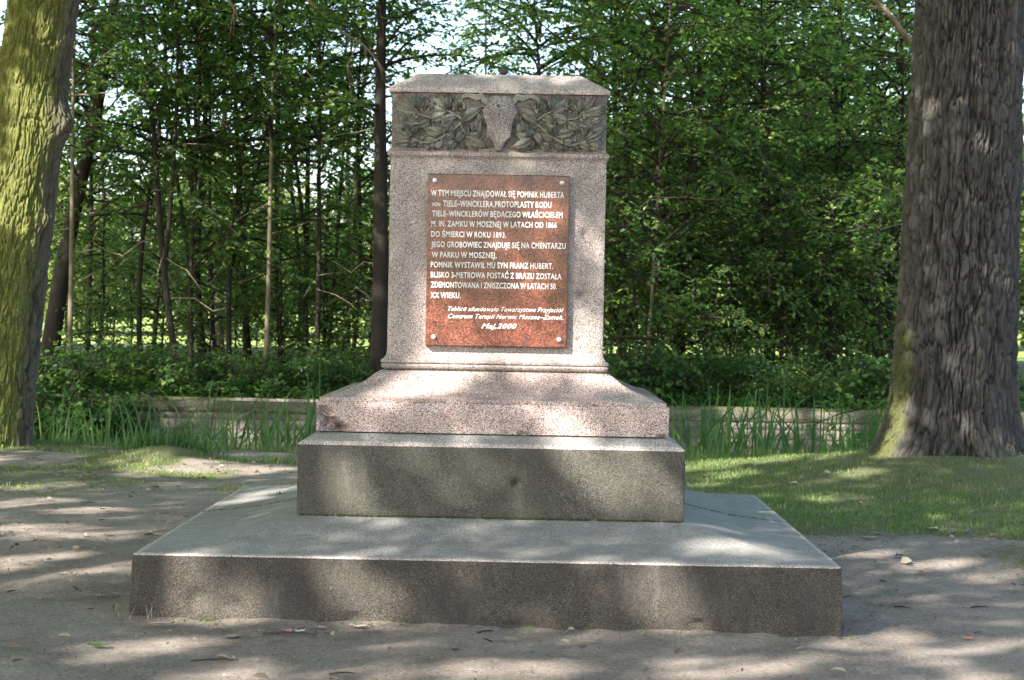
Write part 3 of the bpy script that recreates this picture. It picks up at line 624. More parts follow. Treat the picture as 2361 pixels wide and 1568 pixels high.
# far trees beyond the meadow
for i, (x, Y, s) in enumerate([(-24, 74, 1.1), (-19.5, 70, .85), (-15, 78, 1.15), (-11, 72, .8), (-7, 80, 1.0), (-3.5, 73, .85), (0, 80, 1.2), (4.5, 76, 1.3), (9.5, 72, 1.3), (14, 78, 1.5), (19, 73, 1.4), (24, 76, 1.4), (29, 74, 1.4)]):
    t = empty('tree', (x, Y, gzf(x, Y)-.3), 'distant sunlit tree across the meadow, %s from the left' % ORD[i], 'tree', 'trees beyond the meadow')
    trunk_mesh([(0, 0, 0), (.1, 0, 3), (0, 0, 6)], [.25, .18, .06], m_darkbark, t, 8)
    crown_copy(4, t, i*1.7, s)
SAP = [(150, 25, 6, .9), (230, 22, 5, .8), (300, 28, 6, 1.0), (370, 24, 6, .85), (430, 31, 5, 1.0), (480, 22.5, 6, .75), (540, 26.5, 6, .95), (590, 32, 5, 1.0), (640, 23, 5, .85), (700, 29, 5, 1.0), (745, 23.5, 5, .95), (800, 27, 5, 1.1), (850, 22, 5, 1.0), (260, 34, 6, 1.0), (350, 36, 6, 1.1), (500, 36, 6, 1.1), (620, 37, 6, 1.1), (760, 35, 5, 1.2),
       (1430, 21.5, 5, 1.0), (1490, 25, 5, 1.2), (1550, 28, 5, 1.3), (1620, 22, 5, 1.0), (1680, 21, 5, .9), (1740, 25, 5, 1.2), (1800, 21.5, 5, 1.1), (1850, 25.5, 5, 1.2), (1910, 21.8, 5, 1.1), (1960, 26, 5, 1.3), (2020, 22, 5, 1.15), (2080, 25, 5, 1.3), (1450, 30, 5, 1.3), (1630, 31, 5, 1.4), (1760, 30, 5, 1.4), (1880, 32, 5, 1.5), (2010, 31, 5, 1.5), (2120, 29, 5, 1.5), (2390, 27, 5, 1.0)]
for i, (px, Y, pi, s) in enumerate(sorted(SAP)):
    L_ = px < 900; nth = ORD[sorted(q[0] for q in SAP if (q[0] < 900) == L_).index(px)]
    p = at_y(px, 850, Y); t = empty('sapling', (p.x, Y, gzf(p.x, Y)-.03), ('leafy sapling among the thin trunks left of the monument, %s from the left' if L_ else 'leafy sapling behind the wall right of the shaft, %s from the left') % nth, 'sapling', 'saplings under the trees')
    trunk_mesh([(0, 0, 0), (.05, .03, 1.2), (.0, .1, 2.3), (.05, .05, 3.3)], [.022, .018, .012, .004], m_darkbark, t, 6); crown_copy(pi, t, i*2.1, s)

# ------------------------------------------------------------------ oaks
def oak_trunk(name, cxf, cyf, rf, z0, z1, nth, nz, mat, parent, cellw, cellh, depth, burls=(), flare=0, seed=0, mossf=None, foot=None):
    th = np.linspace(0, 2*PI, nth, endpoint=False); z = np.linspace(z0, z1, nz); TH, Z = np.meshgrid(th, z)
    R = rf(Z); U = TH*float(rf(np.array(1.6)))/cellw; nU = int(round(2*PI*float(rf(np.array(1.6)))/cellw)); U = TH/(2*PI)*nU
    wx = (vnoise(np.cos(TH)*3+seed, np.sin(TH)*3, Z*2.6, 4)-.5)*4.2; U2 = U+wx
    Vv = Z/cellh+(vnoise(np.cos(TH)*5, np.sin(TH)*5+seed, Z*3, 2)-.5)*1.2
    Vv = Vv+np.floor(U2)*0
    rgt = np.random.default_rng(seed+1); JX = rgt.random((256, 512)); JY = rgt.random((256, 512)); 
    f1 = np.full(U.shape, 9.); f2 = np.full(U.shape, 9.); ci = np.floor(U2).astype(int); cj = np.floor(Vv).astype(int); idc = np.zeros(U.shape)
    for a in (-1, 0, 1):
        for b_ in (-1, 0, 1):
            i_, j_ = ci+a, cj+b_; im = (i_ % nU) % 256; jm = j_ % 512
            d = np.sqrt((i_+JX[im, jm]-U2)**2+(j_+JY[im, jm]-Vv)**2)
            nf = d < f1; f2 = np.where(nf, f1, np.minimum(f2, d)); idc = np.where(nf, JY[im, (jm+7) % 512], idc); f1 = np.where(nf, d, f1)
    e = np.clip((f2-f1)/.16, 0, 1)
    ka = float(rf(np.array(1.6)))/cellw*.62; ct, st_ = np.cos(TH+wx*.012)*ka, np.sin(TH+wx*.012)*ka
    na = vnoise(ct, st_, Z/cellh*.55, 3); nb_ = vnoise(ct*1.9+9, st_*1.9, Z/cellh*.9, 2)
    fa = np.clip(np.abs(na-.5)/.06, 0, 1); fb = np.clip(np.abs(nb_-.5)/.06, 0, 1)
    ridge = (fa**.8)*(.45+.55*fb)*(.55+.45*e)*(.7+.45*idc)
    fine = vnoise(np.cos(TH)*22, np.sin(TH)*22, Z*9, 3)
    disp = depth*(ridge-.5)+depth*.5*(fine-.5)
    if flare: 
        lob = 1+.28*np.sin(TH*5+1.3+seed)+.18*np.sin(TH*8+seed*2)
        R = R+flare*np.exp(-(Z-z0-.1)/.30)*lob+(flare*.45)*np.exp(-(Z-z0)/.2)*vnoise(np.cos(TH)*4, np.sin(TH)*4, Z*3, 2)
    for (bth, bz, rr, bh) in burls:
        dt = (np.angle(np.exp(1j*(TH-bth))))*.42; q = (dt/rr)**2+((Z-bz)/(rr*1.15))**2; R = R+bh*np.exp(-q*1.2)*(1+.25*(vnoise(TH*9, Z*11, 4, 2)-.5))
    R = R+disp; X = cxf(Z)+R*np.cos(TH); Y = cyf(Z)+R*np.sin(TH)
    idx = np.arange(nth*nz).reshape(nz, nth); nx = np.roll(idx, -1, 1)
    F = np.stack([idx[:-1], nx[:-1], nx[1:], idx[1:]], -1).reshape(-1, 4)
    o = mesh(name, np.stack([X, Y, Z], -1).reshape(-1, 3), F, mat, parent)
    attr(o, 'ridge', np.clip(ridge*.9+.25*(fine-.5), 0, 1).ravel())
    attr(o, 'moss', (mossf(TH, Z) if mossf else np.zeros(TH.shape)).ravel()); return o
lo = empty('oak_tree', (LOX, LOY, gzf(LOX, LOY)), 'massive old oak at the left edge with mossy bark and a round burl', 'tree')
oak_trunk('trunk', lambda z: (-.06+.50*np.clip(z, 0, 20)/4.5*(1-.35*sm(z, 4.5, 14))), lambda z: 0*z, lambda z: .385-.012*np.clip(z, 0, 6)-.01*np.clip(z-6, 0, 10), -.15, 13, 420, 900, m_oakL, lo, .044, .21, .036,
          burls=[(math.radians(-18), 3.22, .19, .15), (math.radians(-25), 2.28, .10, .06), (math.radians(-30), 4.75, .25, .13)], flare=.05, seed=2,
          mossf=lambda th, z: np.clip(1.15-.9*sm(np.cos(th-math.radians(230)), .55, -.55)+.0*z, 0, 1.2))
ro = empty('oak_tree', (ROX, ROY, gzf(ROX, ROY)-.05), 'massive oak at the right with deeply furrowed brown bark and flared roots', 'tree')
oak_trunk('trunk', lambda z: .0+.02*z, lambda z: 0*z, lambda z: .545-.018*np.clip(z, 0, 4)-.008*np.clip(z-4, 0, 10), -.2, 13, 520, 950, m_oakR, ro, .042, .24, .060,
          burls=[(math.radians(-62), 3.05, .12, .03)], flare=.24, seed=6, mossf=lambda th, z: 1.15*sm(np.cos(th-math.radians(194)), .86, .99)*(1-sm(z, .7, 2.0)))

# ------------------------------------------------------------------ canopy added overhead, gaps shaped to dapple the light
spots = []     # sun patches the added leaves keep open: (point, radius, strength)
def sp_y(px, py, y, r, s=1.): spots.append((at_y(px, py, y), r, s))
def sp_z(px, py, z, r, s=1.): spots.append((at_z(px, py, z), r, s))
for px, py, r in ((845, 895, .12), (900, 890, .14), (965, 890, .14), (1010, 900, .08), (1440, 912, .05)): sp_y(px, py, 1.0, r)
for px, py, r in ((1270, 968, .08), (1310, 990, .07)): sp_y(px, py, .78, r)
for px, py, r in ((790, 1095, .09), (800, 1130, .08), (1375, 1095, .09), (1430, 1080, .09), (1470, 1110, .08)): sp_y(px, py, .70, r, .8)
for px, py, r in ((800, 1310, .08), (830, 1350, .09), (860, 1400, .09), (470, 1370, .10), (520, 1410, .09), (600, 1420, .06), (1500, 1370, .11), (1560, 1400, .09)): sp_y(px, py, 0, r, .95)
for px, py, r in ((1660, 1270, .08), (1710, 1268, .09), (1760, 1278, .07), (620, 1140, .14), (560, 1155, .10), (820, 1277, .03), (1210, 1280, .03)): sp_z(px, py, .34, r)
for py, r in ((590, .06), (640, .09), (700, .11), (760, .12), (810, .12)): sp_y(930, py, 1.12, r)
for px in (1010, 1100, 1190, 1280, 1360): sp_y(px, 815, 1.1, .09)
for px, py, r in ((1355, 760, .08), (1040, 740, .10), (1140, 755, .08), (1250, 740, .10), (1250, 590, .05), (1050, 460, .03), (1240, 480, .05), (1230, 660, .05)): sp_y(px, py, 1.08, r, .85)
for px in (930, 1000, 1075, 1150, 1225, 1300, 1370): sp_y(px, 190, 1.3, .05, .7)
sp_y(1290, 250, 1.1, .03, .6)
for px, py, r in ((60, 1225, .16), (150, 1235, .16), (230, 1240, .12), (100, 1300, .18), (220, 1320, .14), (60, 1345, .14), (270, 1385, .12), (420, 1085, .35), (520, 1090, .3), (600, 1085, .2), (330, 1075, .2), (100, 1120, .2), (330, 1490, .12), (420, 1495, .1), (300, 1530, .08),
                  (560, 1560, .12), (1110, 1545, .10), (1250, 1550, .10), (1650, 1540, .14), (2030, 1470, .13), (2120, 1500, .12), (1000, 1550, .1), (2150, 1300, .14), (2280, 1330, .12), (2000, 1275, .10), (60, 1160, .2), (200, 1180, .15), (1800, 1530, .1), (2300, 1480, .1),
                  (1640, 1085, .35), (1760, 1080, .35), (1880, 1085, .3), (1700, 1110, .2), (1730, 1190, .07), (2250, 1560, .12), (1960, 1090, .22), (1640, 1130, .12), (2000, 1130, .15), (1900, 1160, .1)): sp_z(px, py, 0, r*1.05, .9)
for px, py, r in ((85, 420, .2), (40, 470, .2), (95, 500, .17), (150, 265, .18), (70, 300, .1), (60, 390, .15), (90, 50, .05), (125, 70, .06), (40, 235, .08), (110, 215, .08), (155, 262, .10), (125, 275, .08), (60, 330, .05), (50, 400, .08), (90, 440, .11), (70, 490, .11), (110, 480, .1), (60, 540, .08), (40, 180, .05), (95, 530, .08)): sp_y(px, py, LOY-.35, r)
for px, py, r in ((2050, 980, .15), (2040, 1020, .14), (2065, 930, .1), (2135, 235, .06)): sp_y(px, py, ROY-.4, r)
for px, py, r in ((1700, 960, .22), (1710, 1000, .2), (1735, 1030, .15), (1830, 980, .12), (1930, 980, .14), (1790, 960, .12), (500, 975, .16), (560, 1000, .12), (700, 930, .12)): sp_y(px, py, 17.2, r)
for px, py, r in ((512, 300, .35), (515, 400, .3), (617, 760, .3), (613, 840, .25), (1570, 830, .3), (158, 760, .2), (400, 800, .1), (1780, 870, .4), (1850, 890, .3), (650, 480, .4), (800, 860, .25), (280, 530, .4), (1640, 80, .4), (1900, 400, .4)): sp_y(px, py, 21, r)
SP = np.array([tuple(s[0]) for s in spots]); SR = np.array([s[1] for s in spots]); SS = np.array([s[2] for s in spots]); Sn = np.array(S)
def canopy():
    rg = np.random.default_rng(21)
    trees = {'near': [], 'left': [], 'right': []}
    # sample leaves by the point on the z=1 level that each one shades
    def region(x0, x1, y0, y1, dens, zl, zh, clumpy, Lf, gapc):
        n = int((x1-x0)*(y1-y0)*dens); X = rg.uniform(x0, x1, n); Y = rg.uniform(y0, y1, n); H = rg.uniform(zl, zh, n)
        g = vnoise(X*gapc, Y*gapc*.9, 5.5, 3)
        keep = rg.random(n) < sm(g, .66, .52)*(1-clumpy)+clumpy
        P = np.stack([X, Y, np.ones(n)], -1)+Sn*((H-1)/Sn[2])[:, None]
        P = P[keep]; k = np.ones(len(P), bool)
        for i in range(0, len(SP)):
            d = P-SP[i]; t = d@Sn; q = np.linalg.norm(d-t[:, None]*Sn, axis=1); m = (q < SR[i]+.06) & (t > 0); k &= ~(m & (rg.random(len(P)) < SS[i]*1.02))  # leaves left out along the sun rays to the chosen patches
        return P[k], Lf
    A = [region(-5.5, 8.5, -3.5, 15.5, 360, 7.5, 11.5, .8, .15, .9), region(-22, 20, 15.5, 42, 105, 9.6, 14, .42, .22, .5), region(-16, -5.5, -6, 15.5, 110, 8, 12, .4, .2, .5), region(8.5, 14, -6, 11, 60, 8, 12, .4, .2, .5), region(-8, 8, -9, -3.5, 70, 8, 12, .4, .2, .5)]
    for P, Lf in A:
        n = len(P); D = unit(rg.normal(0, 1, (n, 3))*[1, 1, .4]); Nn = unit(np.cross(np.cross(D, unit(Sn+rg.normal(0, .5, (n, 3)))), D)); L = Lf*rg.uniform(.7, 1.2, n)
        # keep the frame of the photograph clear of the overhead canopy
        dd = P-np.array(CAMP); dep = dd@np.array(_f); el = dd@np.array(UC)/np.maximum(dep, .1); keep = ~((dep > 0) & (el < 784/FOC+.03) & (np.abs(dd@np.array(RC)/np.maximum(dep, .1)) < .36))
        own = np.where(P[:, 1] < 2, 0, np.where(P[:, 0] < -.5, 1, 2))
        for o_, key in enumerate(('near', 'left', 'right')):
            m = keep & (own == o_); trees[key].append((P[m], D[m], Nn[m], L[m]))
    return trees
can = canopy()
st = empty('oak_tree', (-11.5, -11, 0), 'added unseen oak left of the viewpoint, crown gaps shaped to dapple the monument', 'tree')  # unseen tree added to block the sun between the chosen patches
trunk_mesh([(0, 0, -.1), (.1, 0, 3), (0, .2, 8), (.3, .4, 12)], [.55, .42, .34, .15], m_darkbark, st, 14)
for key, par in (('near', st), ('left', lo), ('right', ro)):
    out = [tuple(q) for q in can[key]]; P = np.concatenate([q[0] for q in out]); base_ = np.array(par.location)
    out = [(q[0]-base_, q[1], q[2], q[3]) for q in out]; wood = []
    rg = np.random.default_rng(5)
    tz = 6.5 if key == 'near' else 7.5
    for i in range(14):
        e = P[rg.integers(len(P))]-base_
        t_ = np.linspace(0, 1, 7); s0 = np.array([.45 if key == 'left' else .1, .1, tz+rg.uniform(-1, 2)]); e[2] = max(e[2], 8.5)
        pts = s0+(e-s0)*t_[:, None]+np.array([0, 0, 1.2])*np.sin(t_*PI)[:, None]; wood.append((pts, .16*(1-.85*t_), 6))
    build_spray_mesh('crown', out, wood, [m_leafb, m_darkbark], par)  # crowns out of view, leaves laid out to shape the dapples

# ------------------------------------------------------------------ ditch wall
wall = empty('stone_wall', (at_y(290, 930, 17.3).x, 17.3, -.9), 'low retaining wall of pale stone blocks with coping behind the reeds', 'wall')
wx0 = at_y(290, 935, 17.3).x; wx1 = at_y(2005, 955, 17.3).x; WL = wx1-wx0; wtop = at_y(1700, 946, 17.3).z+.9
def stone_block(rd, L, H, D, e=.012):
    V = []; F = []
    nx, nz = 4, 3
    for k in range(nz+1):
        for i in range(nx+1):
            u, w = i/nx, k/nz; edge = (i in (0, nx)) or (k in (0, nz))
            V.append((u*L+rd.uniform(-e, e)*.5, -D*(.55 if edge else 1)+rd.uniform(-.010, .010)+.03*0, w*H+rd.uniform(-e, e)*.4))
    for k in range(nz):
        for i in range(nx): a = k*(nx+1)+i; F.append((a, a+1, a+nx+2, a+nx+1))
    b0 = len(V); V += [(0, .12, 0), (L, .12, 0), (L, .12, H), (0, .12, H)]
    bot = list(range(nx+1)); top = [nz*(nx+1)+i for i in range(nx+1)]
    F += [tuple(bot[::-1]+[b0, b0+1]), tuple(top+[b0+2, b0+3]), tuple([k*(nx+1) for k in range(nz+1)]+[b0+3, b0]), tuple([k*(nx+1)+nx for k in range(nz+1)][::-1]+[b0+1, b0+2])]
    return V, F
rd = random.Random(3)
shapes = []
for i in range(10):
    V, F = stone_block(rd, 1, 1, .03, .03); me = bpy.data.meshes.new('stone'); me.from_pydata(V, [], F); me.materials.append(m_stone); me.update(); shapes.append(me)
cope = []
for i in range(4):
    V, F = stone_block(rd, 1, 1, .05, .012); me = bpy.data.meshes.new('coping_stone'); me.from_pydata(V, [], F); me.materials.append(m_coping); me.update(); cope.append(me)
mesh('mortar_bed', [(0, .0, 0), (WL, .0, 0), (WL, .0, wtop-.16), (0, 0, wtop-.16), (0, .3, 0), (WL, .3, 0), (WL, .3, wtop-.16), (0, .3, wtop-.16)], [(0, 1, 2, 3), (1, 5, 6, 2), (4, 0, 3, 7), (3, 2, 6, 7), (5, 4, 7, 6)], m_mortar, wall, smooth=False)
z = 0
crs = [.16, .15, .14, .13, .13, .10]
sc_ = (wtop-.15)/sum(crs)
for c in crs:
    c *= sc_; x = 0
    while x < WL-.02:
        L = min(rd.uniform(.22, .55), WL-x)
        if WL-x-L < .12: L = WL-x
        o = bpy.data.objects.new('stone', rd.choice(shapes)); link(o, wall); g = .010
        o.location = (x+g, rd.uniform(-.010, .008), z+g*.7); o.scale = (L-2*g, 1, c-1.4*g); x += L
    z += c
x = 0
while x < WL+.02:
    L = min(rd.uniform(.8, 1.3), WL+.03-x)
    if WL+.03-x-L < .3: L = WL+.03-x
    o = bpy.data.objects.new('coping_stone', rd.choice(cope)); link(o, wall); o.location = (x-.015, -.03, z+.004); o.scale = (L-.008, .9, .145); x += L

# ------------------------------------------------------------------ undergrowth, reeds, grass
def blades(name, X, Y, H, Wd, mat, seg=1, lean=.35, label=None, cat=None, z=None, droop=.3, kind='stuff', parent=None, off=(0, 0, 0)):
    rg = np.random.default_rng(len(X)+3); n = len(X); Z = gz(X, Y) if z is None else z
    a = rg.uniform(0, 2*PI, n); ld = np.stack([np.cos(a), np.sin(a), 0*a], -1)*np.abs(rg.normal(0, lean, n))[:, None]
    b_ = a+rg.normal(PI/2, .5, n); sd = np.stack([np.cos(b_), np.sin(b_), 0*a], -1); B = np.stack([X, Y, Z-.01], -1)-np.array(off)
    rows = []
    for k in range(seg+1):
        t = k/seg if seg else 1; w = Wd*(1-t)**.6*(1 if k else .7); 
        c = B+np.array([0, 0, 1.])*(H*(t-droop*.5*t**3))[:, None]+ld*(H*(t**1.8))[:, None]
        if k == seg: rows.append(c[:, None, :])
        else: rows.append(np.stack([c-sd*(w/2)[:, None], c+sd*(w/2)[:, None]], 1))
    V = np.concatenate(rows, 1); m = V.shape[1]; bb = (np.arange(n)*m)[:, None]; Fq = []
    for k in range(seg-1): Fq.append(bb+np.array([[2*k, 2*k+1, 2*k+3, 2*k+2]]))
    last = bb+np.array([[2*seg-2, 2*seg-1, 2*seg, 2*seg]])
    tri = last[:, :3]
    me_V = V.reshape(-1, 3)
    if Fq:
        F = [*map(tuple, np.concatenate(Fq).tolist()), *map(tuple, tri.tolist())]; o = mesh(name, me_V, F, mat, parent, smooth=False)
    else: o = mesh(name, me_V, tri, mat, parent, smooth=False)
    return tag(o, label, cat, kind=kind)
rg = np.random.default_rng(31)
def scatter(x0, x1, y0, y1, n, f):
    X = rg.uniform(x0, x1, n); Y = rg.uniform(y0, y1, n); k = rg.random(n) < f(X, Y); return X[k], Y[k]
inslab = lambda x, y: ~((np.abs(x) < 1.75) & (y > -.05) & (y < 3.45))
X, Y = scatter(1.2, 7.5, 3.8, 10.9, 150000, lambda x, y: np.where(inslab(x, y), sm(green(x, y), .25, .8)*(.3+.7*sm(vnoise(x*3, y*3, 1, 3), .3, .6))*(1-.82*np.exp(-(((x-ROX)/1.5)**4+((y-ROY+.5)/1.3)**4))), 0))
blades('lawn_grass', X, Y, rg.uniform(.02, .07, len(X))*(.5+.8*vnoise(X*2.5, Y*2.5, 7, 2)), np.full(len(X), .008), m_grass, 2, .5, 'short green lawn grass right of the monument')
def gpatch(x, y): return np.where(inslab(x, y), np.clip((green(x, y)-.16)*3, 0, 1)*sm(vnoise(x*2.2+3, y*3, 6, 4), .42, .6), 0)
X, Y = scatter(-7.5, 1.5, 3.2, 10.8, 150000, gpatch)
blades('sparse_grass', X, Y, rg.uniform(.015, .06, len(X)), np.full(len(X), .007), m_grass, 2, .7, 'sparse grass tufts on the bare earth left of the monument')
X, Y = scatter(2.4, 4.8, 1.0, 4.2, 9000, lambda x, y: np.clip(green(x, y)*1.2-.1, 0, 1)*sm(vnoise(x*4, y*4, 6, 2), .45, .6))
blades('verge_grass', X, Y, rg.uniform(.02, .06, len(X)), np.full(len(X), .005), m_grass, 2, .6, 'thin dry grass at the right edge of the path')
X, Y = scatter(-7.5, 7, 10.0, 10.9, 9000, lambda x, y: .4+.6*vnoise(x*2, y, 3, 2))
blades('bank_grass', X, Y, rg.uniform(.06, .2, len(X)), np.full(len(X), .008), m_grass, 3, .5, 'taller grass fringing the edge of the ditch')
X = np.concatenate([rg.normal(hump.x, .28, 260), rg.normal(hump.x+1.15, .16, 260)]); Y = np.concatenate([rg.normal(hump.y+.15, .1, 260), rg.normal(hump.y-.0, .1, 260)])
H = np.concatenate([rg.uniform(.1, .27, 260), rg.uniform(.05, .12, 260)])
blades('grass_tuft', X[:260], Y[:260], H[:260], np.full(260, .014), m_reed, 4, .8, 'bright arching grass tuft on the earth hump left of the monument', 'grass', kind=None)
blades('grass_tuft', X[260:], Y[260:], H[260:], np.full(260, .009), m_grass, 3, .6, 'low round grass tuft right of the earth hump', 'grass', kind=None)
X = rg.normal(-1.33, .03, 40); Y = rg.normal(2.35, .025, 40)
blades('grass_tuft', X, Y, rg.uniform(.03, .07, 40), np.full(40, .005), m_grass, 3, .7, 'tiny grass tuft growing from the joint in the base slab', 'grass', z=np.full(40, .36), kind=None)
# reeds in the ditch
def reedbed(x0, x1, n, label, hs=1.0):
    X = []; Y = []; 
    for i in range(n):
        cx_, cy_ = rg.uniform(x0, x1), rg.uniform(11.2, 14.5); m = rg.integers(3, 8); X += list(rg.normal(cx_, .07, m)); Y += list(rg.normal(cy_, .07, m))
    X = np.array(X); Y = np.array(Y); H = rg.uniform(.9, 1.75, len(X))*hs
    blades('reed_bed', X, Y, H, rg.uniform(.026, .05, len(X)), m_reed, 8, .40, label, z=np.full(len(X), -.75), droop=.45)
pL = at_y(90, 1000, 13).x; pM = at_y(735, 1000, 13).x; pR0 = at_y(1540, 1000, 13).x; pR1 = at_y(2020, 1000, 13).x
reedbed(pL, pM, 50, 'tall green reeds in the ditch left of the monument')
reedbed(pR0, pR1, 58, 'tall green reeds in the ditch between monument and right oak', 1.08)
def plant(name, px, py0, Ydist, h, n, label, wd=.02, mat=m_reed, lean=.2, spread=.05):
    p = at_y(px, py0, Ydist); X = rg.normal(p.x, spread, n); Yy = rg.normal(Ydist, spread, n)
    return blades(name, X, Yy, h*rg.uniform(.7, 1.05, n), np.full(n, wd), mat, 8, lean, label, 'plant', z=np.full(n, -.75), droop=.3, kind=None)
plant('reed_plant', 718, 1000, 12.5, 2.05, 5, 'tall arching reed rising beside the left end of the plinth', .035, lean=.13)
plant('reed_plant', 1775, 1000, 12.0, 1.85, 9, 'tallest sunlit reed clump in front of the wall right of the monument', .03, lean=.13, spread=.12)
plant('reed_plant', 1505, 1000, 12.5, 1.75, 6, 'bright reed clump peeping over the right slope of the plinth', .03, lean=.2)
# flowering spike by the right oak
sp_ = empty('flowering_plant', (at_y(2005, 1020, 10.2).x, 10.2, -.05), 'slender plant with small drooping seed heads left of the right oak', 'plant')
for (dx, h) in ((0, .72), (.22, .95)):
    V, F = tube([(dx, 0, 0), (dx+.01, 0, h*.5), (dx-.01, 0, h)], [.006, .005, .002], 5); mesh('stem', V, F, m_grass, sp_)
    q = []; r_ = np.random.default_rng(4)
    nL = 46; t_ = r_.uniform(.35, 1, nL); aa = r_.uniform(0, 6.28, nL); P = np.stack([dx+np.cos(aa)*.03*(1.3-t_), np.sin(aa)*.03, t_*h], -1)
    D = unit(np.stack([np.cos(aa), np.sin(aa), -.6+0*aa], -1)); N = unit(np.cross(np.cross(D, [[0, 0, 1.]]), D)); V, F = leafV(P, D, N, r_.uniform(.02, .045, nL), np.full(nL, .014)); mesh('seed_head', V, F, m_leafb, sp_, smooth=False)
# shrubs on the bank
def shrub_proto(seed, R, Hh, n, mat, leafL=.085):
    g = np.random.default_rng(seed); out = []; wood = []
    for i in range(n):
        spray(g, np.array([g.normal(0, R*.25), g.normal(0, R*.25), g.uniform(.05, Hh*.55)]), g.uniform(0, 6.28), g.uniform(.35, 1)*R, math.radians(g.uniform(5, 75)), g.uniform(.1, .5), leafL, out, wood, .1, .32, .008)
    return build_spray_mesh('shrub', out, wood, [mat, m_darkbark], wratio=.7)
shp = [shrub_proto(51, .85, .7, 60, m_leafd), shrub_proto(52, 1.0, 1.0, 62, m_leafd, .095), shrub_proto(53, .8, .6, 55, m_leafb, .08)]
shu = [0, 0, 0]
def shrub(i, x, y, s, label, group):
    if shu[i]: o = shp[i].copy(); C.objects.link(o)
    else: o = shp[i]; shu[i] = 1
    o.location = (x, y, gzf(x, y)); o.rotation_euler = (0, 0, rd.uniform(0, 6.28)); o.scale = (s, s, s); tag(o, label, 'shrub', group)
lefts = [(95, 18.4), (175, 18.9), (250, 18.3), (330, 18.2), (400, 18.6), (470, 18.1), (545, 18.4), (610, 18.1), (680, 18.5), (750, 18.2), (820, 18.5), (150, 17.9), (290, 20.3), (440, 20.2), (585, 20.4), (720, 20.3), (860, 20)]
for i, (px, Y) in enumerate(sorted(lefts)):
    x = at_y(px, 900, Y).x; shrub(rd.choice([0, 1, 2]), x, Y, rd.uniform(.6, 1.15), 'leafy shrub on the bank left of the monument, %s from the left' % ORD[i], 'bank shrubs left of the monument')
for i, (px, Y, s, lb) in enumerate([(110, 16.6, 1.35, 'nearest the left oak'), (190, 16.9, 1.3, 'in the middle of the three'), (225, 16.8, .95, 'against the left end of the wall')]):
    shrub(1, at_y(px, 950, Y).x, Y, s, 'dark shrub growing down in the ditch, '+lb, 'shrubs down in the ditch')
shrub(0, at_y(2070, 950, 16.5).x, 16.5, 1.2, 'shrub growing in the ditch between the wall end and the right oak', None)
rights = [(1440, 18.3), (1500, 18.1), (1570, 18.6), (1640, 18.3), (1720, 18.5), (1790, 18.1), (1860, 18.3), (1930, 18.2), (2000, 18.5), (2070, 18.2), (1540, 20.4), (1690, 20.2), (1830, 20.5), (1960, 20.1), (2380, 19), (1760, 17.85), (1880, 17.9)]
for i, (px, Y) in enumerate(sorted(rights)):
    x = at_y(px, 900, Y).x; lit = 1740 < px < 1950
    shrub(2 if lit else rd.choice([0, 1, 2]), x, Y, rd.uniform(.55, 1.05)*(.8 if Y < 18 else 1), '%s leafy shrub above the wall right of the monument, %s from the shaft' % ('bright' if lit else 'green', ORD[i]), 'bank shrubs right of the monument')
# low ground cover on the bank
n = 26000; X = rg.uniform(-9, 9, n); Y = 17.5+14*rg.random(n)**1.6; P = np.stack([X, Y, gz(X, Y)+rg.random(n)*.38*vnoise(X, Y, 2, 2)], -1)
a = rg.uniform(0, 6.28, n); D = unit(np.stack([np.cos(a), np.sin(a), rg.normal(0, .3, n)], -1)); N = unit(np.cross(np.cross(D, unit(np.array([0, 0, 1.])+rg.normal(0, .4, (n, 3)))), D))
V, F = leafV(P, D, N, rg.uniform(.05, .12, n), rg.uniform(.03, .08, n)); tag(mesh('ground_cover', V, F, m_leafd, smooth=False), 'low leafy ground cover under the trees behind the wall', kind='stuff')

# ------------------------------------------------------------------ dead branches hanging in the view
def dead(name, pts, Y, r, label, twigs=6, seed=0):
    P = [at_y(px, py, Y+dy) for px, py, dy in pts]; o = empty(name, P[0], label, 'branch', 'bare branches hanging before the wood'); g = random.Random(seed)
    q = [p-P[0] for p in P]; V, F = tube(q, [r*(1-.75*i/(len(q)-1)) for i in range(len(q))], 7); mesh('limb', V, F, m_twig, o)
    for i in range(twigs):
        k_ = g.randrange(1, len(q)-1) if len(q) > 2 else 0; s = q[k_]; d = ((q[k_+1]-q[k_]).normalized()+Vector((g.uniform(-.7, .7), g.uniform(-.4, .4), g.uniform(-.9, .5)))).normalized()*g.uniform(.15, .5)
        V, F = tube([s, s+d*.5+Vector((0, 0, .03)), s+d], [r*.3, r*.2, r*.07], 5); mesh('twig', V, F, m_twig, o)
dead('bare_branch', [(690, -20, 0), (740, 28, 0), (790, 75, .1), (840, 105, .1), (870, 140, 0), (900, 185, 0)], 16, .030, 'long pale bare branch sloping down to the cap from the upper left', 9, 1)
dead('bare_branch', [(515, -20, 0), (540, 20, 0), (552, 52, 0)], 15, .026, 'short forked bare branch at the top edge left of the monument', 2, 2)
dead('bare_branch', [(830, 90, 0), (800, 150, .3), (810, 220, .3), (845, 250, .2)], 17, .012, 'thin drooping bare twig below the long pale branch', 4, 3)
dead('bare_branch', [(2100, 100, 0), (2040, 20, 0), (2000, -20, 0)], 17, .05, 'dark limb crossing the sky just left of the right oak', 4, 8)
